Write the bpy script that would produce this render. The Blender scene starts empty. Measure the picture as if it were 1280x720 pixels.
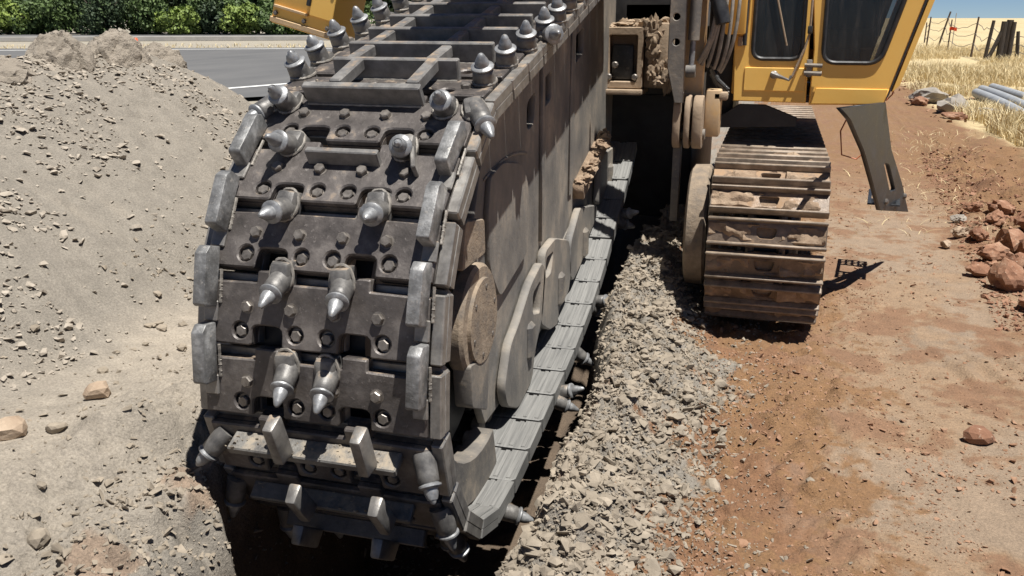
import bpy, bmesh, math, random
import numpy as np
from mathutils import Vector, Matrix, noise as mnoise
random.seed(7)
RNG = np.random.default_rng(11)
S = bpy.context.scene
COL = S.collection
R = math.radians

# ---------------------------------------------------------------- camera
cam = bpy.data.cameras.new('camera')
cam.sensor_width = 36.0
cam.lens = 1120.0 / 1280.0 * 36.0
cam.clip_start = 0.05
cam.clip_end = 4000
co = bpy.data.objects.new('camera', cam)
COL.objects.link(co)
co.location = (0, 0, 1.9)
co.rotation_euler = (math.pi / 2 - math.atan(339.0 / 1120.0), 0, R(16.0))
S.camera = co

# ---------------------------------------------------------------- sky and sun
SUN = Vector((0.26, -0.15, 0.955)).normalized()
w = bpy.data.worlds.new('World')
S.world = w
w.use_nodes = True
nt = w.node_tree
bg = nt.nodes['Background']
sky = nt.nodes.new('ShaderNodeTexSky')
sky.sky_type = 'NISHITA'
sky.sun_disc = False
sky.sun_elevation = math.asin(SUN.z)
sky.sun_rotation = math.atan2(SUN.x, SUN.y)
sky.altitude = 2500
sky.air_density = 0.55
sky.dust_density = 0.0
sky.ozone_density = 5.0
nt.links.new(sky.outputs[0], bg.inputs[0])
bg.inputs[1].default_value = 0.05
sl = bpy.data.lights.new('sun', 'SUN')
sl.energy = 5.0
sl.angle = R(0.53)
sl.color = (1.0, 0.965, 0.91)
so = bpy.data.objects.new('sun', sl)
COL.objects.link(so)
so.rotation_euler = (-SUN).to_track_quat('-Z', 'Y').to_euler()
so.location = SUN * 40
vs = S.view_settings
vs.view_transform = 'Standard'
vs.look = 'None'
vs.exposure = 0.58
vs.gamma = 1.0
vs.use_curve_mapping = False
S.cycles.max_bounces = 6

# ---------------------------------------------------------------- materials
def mat(name, c1, c2, c3=None, scale=6.0, rough=0.8, metal=0.0, bump=0.3, bscale=40.0, dist=0.01,
        dust=None, dustamt=0.0, speck=None, stretch=(1, 1, 1), attr=None, rvar=0.15):
    m = bpy.data.materials.new(name)
    m.use_nodes = True
    t = m.node_tree
    N = t.nodes.new
    L = t.links.new
    b = t.nodes['Principled BSDF']
    geo = N('ShaderNodeNewGeometry')
    mp = N('ShaderNodeMapping')
    mp.inputs['Scale'].default_value = stretch
    L(geo.outputs['Position'], mp.inputs['Vector'])
    vec = mp.outputs['Vector']
    n1 = N('ShaderNodeTexNoise')
    n1.inputs['Scale'].default_value = scale
    n1.inputs['Detail'].default_value = 8
    n1.inputs['Roughness'].default_value = 0.65
    L(vec, n1.inputs['Vector'])
    cr = N('ShaderNodeValToRGB')
    cr.color_ramp.elements[0].position = 0.33
    cr.color_ramp.elements[0].color = (*c1, 1)
    cr.color_ramp.elements[1].position = 0.68
    cr.color_ramp.elements[1].color = (*c2, 1)
    if c3:
        e = cr.color_ramp.elements.new(0.52)
        e.color = (*c3, 1)
    L(n1.outputs['Fac'], cr.inputs['Fac'])
    colr = cr.outputs['Color']
    if attr:
        at = N('ShaderNodeAttribute')
        at.attribute_name = attr
        mx = N('ShaderNodeMix')
        mx.data_type = 'RGBA'
        mx.blend_type = 'MULTIPLY'
        mx.inputs[0].default_value = 1.0
        L(at.outputs['Color'], mx.inputs[6])
        L(colr, mx.inputs[7])
        colr = mx.outputs[2]
        n4 = N('ShaderNodeTexNoise')
        n4.inputs['Scale'].default_value = 95
        n4.inputs['Detail'].default_value = 4
        n4.inputs['Roughness'].default_value = 0.75
        L(vec, n4.inputs['Vector'])
        m4 = N('ShaderNodeMapRange')
        m4.inputs[1].default_value = 0.3; m4.inputs[2].default_value = 0.7
        m4.inputs[3].default_value = 0.68; m4.inputs[4].default_value = 1.32
        L(n4.outputs['Fac'], m4.inputs[0])
        mx = N('ShaderNodeMix')
        mx.data_type = 'RGBA'
        mx.blend_type = 'MULTIPLY'
        mx.inputs[0].default_value = 1.0
        L(colr, mx.inputs[6])
        L(m4.outputs[0], mx.inputs[7])
        colr = mx.outputs[2]
    n2 = N('ShaderNodeTexNoise')
    n2.inputs['Scale'].default_value = bscale
    n2.inputs['Detail'].default_value = 6
    n2.inputs['Roughness'].default_value = 0.7
    L(vec, n2.inputs['Vector'])
    if speck:
        r2 = N('ShaderNodeValToRGB')
        r2.color_ramp.elements[0].position = 0.60
        r2.color_ramp.elements[1].position = 0.68
        L(n2.outputs['Fac'], r2.inputs['Fac'])
        mx = N('ShaderNodeMix')
        mx.data_type = 'RGBA'
        L(r2.outputs['Color'], mx.inputs[0])
        L(colr, mx.inputs[6])
        mx.inputs[7].default_value = (*speck, 1)
        colr = mx.outputs[2]
    dfac = None
    if dust:
        sep = N('ShaderNodeSeparateXYZ')
        L(geo.outputs['Normal'], sep.inputs[0])
        n3 = N('ShaderNodeTexNoise')
        n3.inputs['Scale'].default_value = 9.0
        n3.inputs['Detail'].default_value = 7
        n3.inputs['Roughness'].default_value = 0.7
        L(geo.outputs['Position'], n3.inputs['Vector'])
        ma = N('ShaderNodeMath')
        ma.operation = 'MULTIPLY_ADD'
        L(sep.outputs[2], ma.inputs[0])
        ma.inputs[1].default_value = 0.35
        L(n3.outputs['Fac'], ma.inputs[2])
        mr = N('ShaderNodeMapRange')
        mr.inputs[1].default_value = 0.95 - dustamt * 0.6
        mr.inputs[2].default_value = 1.1 - dustamt * 0.6
        L(ma.outputs[0], mr.inputs[0])
        mx = N('ShaderNodeMix')
        mx.data_type = 'RGBA'
        L(mr.outputs[0], mx.inputs[0])
        L(colr, mx.inputs[6])
        mx.inputs[7].default_value = (*dust, 1)
        colr = mx.outputs[2]
        dfac = mr.outputs[0]
    L(colr, b.inputs['Base Color'])
    rr = N('ShaderNodeMapRange')
    rr.inputs[3].default_value = max(0.05, rough - rvar)
    rr.inputs[4].default_value = min(1.0, rough + rvar)
    L(n1.outputs['Fac'], rr.inputs[0])
    if dfac is not None:
        mm = N('ShaderNodeMath')
        mm.operation = 'MAXIMUM'
        L(rr.outputs[0], mm.inputs[0])
        L(dfac, mm.inputs[1])
        L(mm.outputs[0], b.inputs['Roughness'])
        if metal > 0:
            ms = N('ShaderNodeMath')
            ms.operation = 'MULTIPLY_ADD'
            L(dfac, ms.inputs[0])
            ms.inputs[1].default_value = -metal
            ms.inputs[2].default_value = metal
            L(ms.outputs[0], b.inputs['Metallic'])
    else:
        L(rr.outputs[0], b.inputs['Roughness'])
        b.inputs['Metallic'].default_value = metal
    bp = N('ShaderNodeBump')
    bp.inputs['Strength'].default_value = bump
    bp.inputs['Distance'].default_value = dist
    L(n2.outputs['Fac'], bp.inputs['Height'])
    L(bp.outputs['Normal'], b.inputs['Normal'])
    return m

DUST = (0.30, 0.225, 0.155)
M = {}
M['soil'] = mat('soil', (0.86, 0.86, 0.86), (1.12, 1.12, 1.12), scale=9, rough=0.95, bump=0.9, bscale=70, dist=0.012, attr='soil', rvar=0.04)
M['gravel'] = mat('gravel_stone', (0.20, 0.168, 0.128), (0.355, 0.30, 0.232), (0.27, 0.228, 0.175), scale=9, rough=0.95, bump=0.5, bscale=120, dist=0.004, rvar=0.04)
M['pale'] = mat('pale_spoil_stone', (0.29, 0.25, 0.20), (0.42, 0.37, 0.305), scale=14, rough=0.95, bump=0.5, bscale=120, dist=0.004, rvar=0.04)
M['redrock'] = mat('reddish_rock', (0.17, 0.08, 0.045), (0.40, 0.25, 0.165), (0.25, 0.125, 0.072), scale=5, rough=0.9, bump=0.6, bscale=50, dist=0.01, speck=(0.46, 0.36, 0.27), rvar=0.05)
M['greyrock'] = mat('grey_rock', (0.20, 0.18, 0.155), (0.38, 0.34, 0.29), scale=4, rough=0.9, bump=0.6, bscale=30, dist=0.02, rvar=0.05)
M['tanrock'] = mat('tan_rock', (0.27, 0.19, 0.13), (0.46, 0.36, 0.26), scale=9, rough=0.9, bump=0.6, bscale=60, dist=0.01, rvar=0.05)
M['clod'] = mat('spoil_clod', (0.26, 0.225, 0.18), (0.37, 0.32, 0.26), scale=6, rough=0.97, bump=0.9, bscale=45, dist=0.03, rvar=0.03)
M['plate'] = mat('brown_worn_steel', (0.062, 0.055, 0.051), (0.19, 0.17, 0.155), (0.108, 0.095, 0.088), scale=9, rough=0.45, metal=0.25, bump=0.5, bscale=45, dist=0.005, dust=DUST, dustamt=0.16, speck=(0.20, 0.18, 0.165))
M['pad'] = mat('grey_scuffed_steel', (0.16, 0.15, 0.14), (0.33, 0.315, 0.29), scale=16, rough=0.42, metal=0.45, bump=0.3, bscale=90, dist=0.003, dust=DUST, dustamt=0.25)
M['steel'] = mat('bright_worn_steel', (0.17, 0.172, 0.175), (0.42, 0.43, 0.435), (0.26, 0.265, 0.27), scale=22, rough=0.42, metal=0.35, bump=0.35, bscale=70, dist=0.003, speck=(0.30, 0.26, 0.21))
M['holder'] = mat('dark_pick_steel', (0.085, 0.082, 0.08), (0.23, 0.22, 0.205), scale=18, rough=0.48, metal=0.3, bump=0.4, bscale=80, dist=0.003, dust=DUST, dustamt=0.22)
M['bolt'] = mat('bolt_steel', (0.13, 0.115, 0.10), (0.27, 0.245, 0.22), scale=40, rough=0.4, metal=0.5, bump=0.2, bscale=150, dist=0.001)
M['rail'] = mat('grey_dusty_steel', (0.13, 0.125, 0.12), (0.27, 0.26, 0.245), scale=14, rough=0.5, metal=0.3, bump=0.3, bscale=70, dist=0.004, dust=DUST, dustamt=0.2)
M['shelf'] = mat('dust_covered_steel', (0.11, 0.105, 0.10), (0.23, 0.22, 0.20), scale=14, rough=0.5, metal=0.3, bump=0.5, bscale=60, dist=0.006, dust=(0.33, 0.275, 0.205), dustamt=0.28)
M['inner'] = mat('inside_plate_steel', (0.15, 0.15, 0.145), (0.255, 0.252, 0.24), scale=6, rough=0.6, metal=0.2, bump=0.4, bscale=9, dist=0.004, stretch=(13, 0.5, 0.5))
M['boom'] = mat('scraped_dusty_boom_plate', (0.125, 0.12, 0.113), (0.37, 0.315, 0.25), (0.215, 0.197, 0.172), scale=2.4, rough=0.7, metal=0.0, bump=0.6, bscale=26, dist=0.006, stretch=(1, 1.3, 0.9), speck=(0.20, 0.195, 0.185), rvar=0.15)
M['bracket'] = mat('dusty_grey_bracket', (0.115, 0.11, 0.105), (0.33, 0.28, 0.22), (0.20, 0.18, 0.155), scale=6, rough=0.7, metal=0.15, bump=0.5, bscale=40, dist=0.005, speck=(0.33, 0.265, 0.19), rvar=0.12)
M['dusty'] = mat('dust_caked_paint', (0.27, 0.20, 0.135), (0.43, 0.33, 0.235), (0.34, 0.255, 0.175), scale=6, rough=0.9, bump=0.6, bscale=40, dist=0.006, rvar=0.05)
M['black'] = mat('black_steel_and_shade', (0.012, 0.012, 0.013), (0.035, 0.035, 0.036), scale=8, rough=0.5, bump=0.2, bscale=60, dist=0.003)  # real black steel, and colour standing in for deep shade on some parts
M['darkplate'] = mat('black_painted_steel', (0.012, 0.014, 0.017), (0.055, 0.058, 0.062), (0.025, 0.028, 0.031), scale=9, rough=0.45, bump=0.3, bscale=50, dist=0.003, speck=(0.13, 0.115, 0.095))
M['yellow'] = mat('yellow_paint', (0.92, 0.53, 0.115), (0.95, 0.59, 0.15), scale=2.2, rough=0.5, bump=0.08, bscale=30, dist=0.004, dust=(0.62, 0.43, 0.2), dustamt=0.10, rvar=0.08)
M['yellowdusty'] = mat('dusty_yellow_paint', (0.62, 0.38, 0.14), (0.70, 0.48, 0.24), (0.50, 0.36, 0.22), scale=4, rough=0.75, bump=0.3, bscale=40, dist=0.004, rvar=0.1)
M['rubber'] = mat('black_rubber', (0.02, 0.02, 0.021), (0.05, 0.05, 0.05), scale=20, rough=0.35, bump=0.15, bscale=80, dist=0.002)
M['glass'] = mat('dark_dusty_glass', (0.012, 0.014, 0.016), (0.06, 0.058, 0.055), (0.025, 0.027, 0.028), scale=5, rough=0.14, bump=0.02, bscale=50, dist=0.001, stretch=(5, 1, 0.9), rvar=0.1)
M['hose'] = mat('dusty_hose', (0.17, 0.155, 0.135), (0.36, 0.31, 0.25), scale=18, rough=0.7, bump=0.3, bscale=120, dist=0.002)
M['track'] = mat('brown_track_steel', (0.11, 0.085, 0.066), (0.28, 0.21, 0.155), (0.18, 0.135, 0.10), scale=9, rough=0.45, metal=0.35, bump=0.4, bscale=50, dist=0.005, dust=(0.33, 0.22, 0.135), dustamt=0.42)
M['grouser'] = mat('polished_grouser_steel', (0.15, 0.12, 0.09), (0.36, 0.29, 0.22), (0.24, 0.19, 0.145), scale=14, rough=0.55, metal=0.2, bump=0.4, bscale=60, dist=0.004, dust=DUST, dustamt=0.3)
M['packed'] = mat('packed_dirt', (0.21, 0.145, 0.095), (0.40, 0.305, 0.215), (0.30, 0.215, 0.145), scale=12, rough=0.95, bump=0.8, bscale=80, dist=0.008, rvar=0.03)
M['asphalt'] = mat('asphalt', (0.098, 0.098, 0.098), (0.132, 0.130, 0.127), scale=0.6, rough=0.9, bump=0.3, bscale=40, dist=0.005, stretch=(1, 0.25, 1))
M['line'] = mat('white_road_paint', (0.62, 0.62, 0.6), (0.78, 0.78, 0.75), scale=3, rough=0.7, bump=0.1)
M['concrete'] = mat('kerb_concrete', (0.30, 0.29, 0.27), (0.42, 0.40, 0.37), scale=1, rough=0.9, bump=0.2)
M['orange'] = mat('orange_plastic', (0.80, 0.10, 0.03), (0.85, 0.13, 0.04), scale=3, rough=0.5, bump=0.05)
M['wood'] = mat('weathered_dark_timber', (0.025, 0.02, 0.017), (0.085, 0.068, 0.055), scale=5, rough=0.9, bump=0.8, bscale=20, dist=0.02, stretch=(6, 6, 0.6))
M['rust'] = mat('rusty_steel_post', (0.06, 0.04, 0.03), (0.12, 0.08, 0.06), scale=10, rough=0.8, bump=0.2)
M['wire'] = mat('fence_wire', (0.16, 0.14, 0.12), (0.22, 0.2, 0.18), scale=10, rough=0.6, metal=0.3, bump=0.1)
M['pipe'] = mat('grey_plastic_pipe', (0.26, 0.275, 0.29), (0.37, 0.38, 0.39), scale=6, rough=0.55, bump=0.1, bscale=30)
M['strawa'] = mat('dry_grass', (0.55, 0.45, 0.25), (0.80, 0.70, 0.45), (0.68, 0.56, 0.33), scale=1.4, rough=0.9, bump=0.0)
M['leafdark'] = mat('dark_foliage', (0.016, 0.032, 0.012), (0.085, 0.125, 0.04), (0.035, 0.062, 0.022), scale=0.8, rough=0.7, bump=0.0)
M['leafmid'] = mat('mid_foliage', (0.035, 0.065, 0.016), (0.115, 0.175, 0.045), scale=1.3, rough=0.7, bump=0.0)
M['leaflight'] = mat('yellow_green_foliage', (0.09, 0.14, 0.022), (0.28, 0.35, 0.07), (0.175, 0.24, 0.046), scale=1.1, rough=0.7, bump=0.0)
M['bark'] = mat('bark', (0.06, 0.045, 0.035), (0.13, 0.1, 0.08), scale=5, rough=0.9, bump=0.4)

M['glass'].node_tree.nodes['Principled BSDF'].inputs['Alpha'].default_value = 0.62
# ---------------------------------------------------------------- object helpers
WM = {}
def link(name, me, parent=None, mx=None, m=None):
    o = bpy.data.objects.new(name, me)
    COL.objects.link(o)
    mx = mx.copy() if mx is not None else Matrix.Identity(4)
    if m is not None and me is not None and len(me.materials) == 0:
        me.materials.append(m)
    if parent is not None:
        o.parent = parent
        o.matrix_parent_inverse = WM[parent].inverted()
    o.matrix_basis = mx
    WM[o] = mx
    return o

def tag(o, label=None, cat=None, group=None, kind=None):
    if label: o['label'] = label
    if cat: o['category'] = cat
    if group: o['group'] = group
    if kind: o['kind'] = kind
    return o

def empty(name, loc, label, cat, group=None):
    o = link(name, None, None, Matrix.Translation(loc))
    o.empty_display_size = 0.2
    return tag(o, label, cat, group)

def bm_mesh(bm, name, smooth=True):
    me = bpy.data.meshes.new(name)
    bm.normal_update()
    bm.to_mesh(me)
    bm.free()
    if smooth:
        me.polygons.foreach_set('use_smooth', np.ones(len(me.polygons), bool))
        me.set_sharp_from_angle(angle=R(34))
    return me

def add_box(bm, c, s, bev=0.0, mx=None, taper=None, segs=1):
    r = bmesh.ops.create_cube(bm, size=1.0)
    vv = r['verts']
    for v in vv:
        x, y, z = v.co
        if taper and z > 0:
            x *= taper[0]; y *= taper[1]
        v.co = Vector((x * s[0] + c[0], y * s[1] + c[1], z * s[2] + c[2]))
        if mx is not None:
            v.co = mx @ v.co
    if bev > 0:
        ed = list({e for v in vv for e in v.link_edges})
        bmesh.ops.bevel(bm, geom=ed, offset=bev, segments=segs, affect='EDGES', profile=0.5)

def add_lathe(bm, prof, n=16, mx=None, caps=True):
    rings = []
    for (r, z) in prof:
        ring = []
        for i in range(n):
            a = 2 * math.pi * i / n
            p = Vector((r * math.cos(a), r * math.sin(a), z))
            ring.append(bm.verts.new(mx @ p if mx is not None else p))
        rings.append(ring)
    for a, b in zip(rings, rings[1:]):
        for i in range(n):
            j = (i + 1) % n
            bm.faces.new((a[i], a[j], b[j], b[i]))
    if caps:
        bm.faces.new(rings[0][::-1])
        bm.faces.new(rings[-1])

def add_tube(bm, pts, r, n=8, closed=False):
    pts = [Vector(p) for p in pts]
    rings = []
    m = len(pts)
    up = Vector((0.13, 0.21, 0.97))
    for i, p in enumerate(pts):
        if closed:
            t = pts[(i + 1) % m] - pts[i - 1]
        else:
            t = pts[min(i + 1, m - 1)] - pts[max(i - 1, 0)]
        t.normalize()
        u = t.cross(up)
        if u.length < 1e-3: u = t.cross(Vector((1, 0, 0)))
        u.normalize()
        v = t.cross(u)
        rr = r[i] if isinstance(r, (list, tuple)) else r
        rings.append([bm.verts.new(p + (u * math.cos(2 * math.pi * k / n) + v * math.sin(2 * math.pi * k / n)) * rr) for k in range(n)])
    pairs = list(zip(rings, rings[1:]))
    if closed: pairs.append((rings[-1], rings[0]))
    for a, b in pairs:
        for k in range(n):
            j = (k + 1) % n
            bm.faces.new((a[k], a[j], b[j], b[k]))
    if not closed:
        bm.faces.new(rings[0][::-1]); bm.faces.new(rings[-1])

def rounded(pts, r, seg=4):
    out = []
    n = len(pts)
    for i in range(n):
        rr = r[i] if isinstance(r, (list, tuple)) else r
        p = Vector(pts[i]).to_2d(); a = Vector(pts[i - 1]).to_2d(); b = Vector(pts[(i + 1) % n]).to_2d()
        if rr <= 0:
            out.append(tuple(p)); continue
        da = (a - p); db = (b - p)
        q = min(rr, da.length * 0.45, db.length * 0.45)
        p0 = p + da.normalized() * q; p1 = p + db.normalized() * q
        for k in range(seg + 1):
            t = k / seg
            out.append(tuple(p0 * (1 - t) ** 2 + p * 2 * t * (1 - t) + p1 * t * t))
    return out

def circle(cx, cy, r, n=14):
    return [(cx + r * math.cos(2 * math.pi * i / n), cy + r * math.sin(2 * math.pi * i / n)) for i in range(n)]

_dg = None
def slab(name, loops, z0, z1, bev=0.0):
    """flat plate with holes: outline loops in x, y, thickness z0..z1"""
    cu = bpy.data.curves.new(name, 'CURVE')
    cu.dimensions = '2D'
    cu.fill_mode = 'BOTH'
    cu.extrude = max(1e-4, (z1 - z0) / 2 - bev)
    cu.bevel_depth = bev
    cu.bevel_resolution = 0
    cu.offset = -bev
    for lp in loops:
        sp = cu.splines.new('POLY')
        sp.points.add(len(lp) - 1)
        for p, q in zip(sp.points, lp):
            p.co = (q[0], q[1], 0, 1)
        sp.use_cyclic_u = True
    o = bpy.data.objects.new(name, cu)
    me = bpy.data.meshes.new_from_object(o)
    me.transform(Matrix.Translation((0, 0, (z0 + z1) / 2)))
    bpy.data.objects.remove(o)
    bpy.data.curves.remove(cu)
    me.name = name
    me.materials.clear()
    return me

def join_meshes(bm, me, mx=None):
    n0 = len(bm.verts)
    bm.from_mesh(me)
    if mx is not None:
        bm.verts.ensure_lookup_table()
        for v in bm.verts[n0:]:
            v.co = mx @ v.co

def np_mesh(name, V, F):
    """V (n,3), F (m,k) all with the same k"""
    me = bpy.data.meshes.new(name)
    V = np.ascontiguousarray(V, dtype=np.float32)
    F = np.ascontiguousarray(F, dtype=np.int32)
    me.vertices.add(len(V))
    me.vertices.foreach_set('co', V.ravel())
    k = F.shape[1]
    me.loops.add(F.size)
    me.loops.foreach_set('vertex_index', F.ravel())
    me.polygons.add(len(F))
    me.polygons.foreach_set('loop_start', np.arange(0, F.size, k, dtype=np.int32))
    me.polygons.foreach_set('use_smooth', np.zeros(len(F), bool))
    me.update(calc_edges=True)
    return me

# ---------------------------------------------------------------- numeric noise
def _h(ix, iy, s):
    n = (ix.astype(np.int64) * 374761393 + iy.astype(np.int64) * 668265263 + s * 974634541) & 0xffffffff
    n = ((n ^ (n >> 13)) * 1274126177) & 0xffffffff
    n = n ^ (n >> 16)
    return (n & 0xffffff) / float(0xffffff)

def vnoise(x, y, s=0):
    ix = np.floor(x); iy = np.floor(y)
    fx = x - ix; fy = y - iy
    fx = fx * fx * fx * (fx * (fx * 6 - 15) + 10); fy = fy * fy * fy * (fy * (fy * 6 - 15) + 10)
    ix = ix.astype(np.int64); iy = iy.astype(np.int64)
    a = _h(ix, iy, s); b = _h(ix + 1, iy, s); c = _h(ix, iy + 1, s); d = _h(ix + 1, iy + 1, s)
    return (a * (1 - fx) + b * fx) * (1 - fy) + (c * (1 - fx) + d * fx) * fy * 1.0 - 0.5

def fbm(x, y, sc, octv=5, s=0, gain=0.5):
    r = 0; a = 1.0; f = sc
    for i in range(octv):
        ca, sa = math.cos(0.6 * i + 0.3), math.sin(0.6 * i + 0.3)
        r = r + a * vnoise((x * ca - y * sa) * f + 13.7 * i, (x * sa + y * ca) * f - 7.1 * i, s + i)
        a *= gain; f *= 2.03
    return r

def sstep(a, b, x):
    t = np.clip((x - a) / (b - a), 0, 1)
    return t * t * (3 - 2 * t)

def edges(X, Y):
    xr = -0.80 - 0.15 * sstep(4.0, 5.6, Y) + 0.10 * sstep(6.5, 7.6, Y) + 0.10 * fbm(Y, Y * 0 + 3.3, 1.6, 4, 5)
    xl = -1.99 + 0.09 * fbm(Y, Y * 0 + 8.1, 1.9, 4, 9)
    return xl, xr

def height(X, Y):
    X = np.asarray(X, float); Y = np.asarray(Y, float)
    near = sstep(60, 14, Y) * sstep(-11, -8, X) * sstep(16, 7, X)
    rough = fbm(X, Y, 0.9, 4, 1) * 0.05 + fbm(X, Y, 6.0, 4, 2, 0.6) * 0.020
    xl, xr = edges(X, Y)
    # red dirt side
    red = sstep(0.75, 0.35, X + 0.25 * fbm(X, Y, 1.3, 3, 31)) + 0.6 * sstep(1.6, 2.4, X + 0.5 * fbm(X, Y, 0.7, 3, 33))
    red = np.clip(red, 0, 1)
    zr = 0.0 + rough * (0.35 + 0.9 * red) + red * np.abs(fbm(X, Y, 6.5, 5, 41, 0.62)) * 0.060
    bk = sstep(1.45, 2.3, X + 0.3 * fbm(X, Y, 1.5, 3, 42) - 0.06 * (Y - 7)) * sstep(5.2, 7.0, Y) * sstep(20, 12, Y) * sstep(5, 3.2, X)
    zr = zr + bk * (0.10 + 0.16 * fbm(X, Y, 2.2, 5, 43, 0.6))
    tp = sstep(0.75, 0.3, np.hypot((X - 1.35) / 0.7, (Y - 5.3) / 0.9))
    zr = zr + tp * 0.022 * np.sin((X * 0.80 + Y * 0.25) * 46 + 1.5 * fbm(X, Y, 2, 2, 44)) * (0.4 + fbm(X, Y, 4, 3, 45) + 0.3)
    # gravel windrow
    dx = (X - xr)
    wv = sstep(-0.02, 0.10, dx) * sstep(0.72, 0.22, dx + 0.12 * fbm(X, Y, 1.7, 3, 51))
    zr = zr + wv * (0.17 + 0.10 * fbm(X, Y, 1.1, 3, 52) + 0.10 * fbm(X, Y, 6, 4, 53, 0.6) + 0.16 * sstep(4.6, 6.6, Y)) * sstep(13, 9, Y)
    # spoil slumped into the trench on the right farther away
    # left shelf and spoil pile
    sh = 0.35 * sstep(9.5, 6.5, Y)
    zl = sh + rough * 0.9 - 0.10 * sstep(-2.55, -2.1, X) * (0.5 + 1.2 * (fbm(X, Y, 2.0, 3, 61) + 0.5))
    zl = zl + 0.17 * np.exp(-((X + 2.30) / 0.15) ** 2) * sstep(2.2, 2.7, Y) * (0.7 + fbm(X, Y, 2.2, 3, 63))
    zl = zl + sstep(-2.75, -2.3, X) * fbm(X, Y, 5, 5, 62, 0.65) * 0.07
    dy = np.maximum(Y - 6.62, 0) * 1.12 + np.maximum(-4 - Y, 0)
    dxp = np.where(X > -5, X + 5, (-5 - X) * 0.9)
    crest = 1.70 + 0.10 * fbm(Y, Y * 0, 0.8, 3, 71)
    rr_ = np.sqrt(np.maximum(dxp, 0) ** 2 + dy ** 2)
    zp = crest - 0.68 * rr_ - 0.10 * np.exp(-(rr_ / 0.35) ** 2)
    und = fbm(X, Y, 0.7, 3, 72) * 0.10 + fbm(X * 0.7, Y * 1.6, 3.0, 4, 73, 0.6) * 0.035
    mid = sstep(1.95, 1.5, rr_)
    lump = np.maximum(fbm(X * 0.8, Y * 1.5, 9, 3, 74, 0.6) - 0.14, 0) * 0.06 * (0.3 + 0.7 * sstep(-0.1, 0.15, fbm(X, Y, 0.9, 2, 75)))
    zp = zp + und * mid + lump * mid
    k = 0.05
    d = np.clip((zp - zl) / k, -40, 40)
    zl = np.where(d > 20, zp, np.where(d < -20, zl, zl + k * np.log1p(np.exp(d))))
    z = np.where(X < -1.45, zl, zr)
    # trench
    we = 0.05 + 0.03 * vnoise(Y * 3, X * 0, 81)
    xb = xl + 0.02 + 0.22 * sstep(2.70, 2.45, Y)
    tl = sstep(xb - we, xb + we * 1.6, X)
    z = np.where(X < -1.2, z - (0.13 + 0.25 * fbm(X, Y, 5, 4, 84, 0.6)) * sstep(xl - 0.1, xl + 0.3, X) * sstep(3.0, 2.4, Y), z)
    tr = sstep(xr + 0.02, xr - 0.16, X)
    t = tl * tr * sstep(9.5, 8.5, Y)
    zf = -0.95 + fbm(X, Y, 2.4, 5, 82) * 0.14
    wall = fbm(X * 2, Y, 4, 4, 83, 0.6) * 0.05
    z = z * (1 - t) + (zf + wall) * t
    # keep the road land flat
    z = z * np.where(near > 0, near, 0) + (1 - near) * fbm(X, Y, 0.03, 2, 90) * 0.1 * sstep(4, 9, X)
    return z

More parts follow.
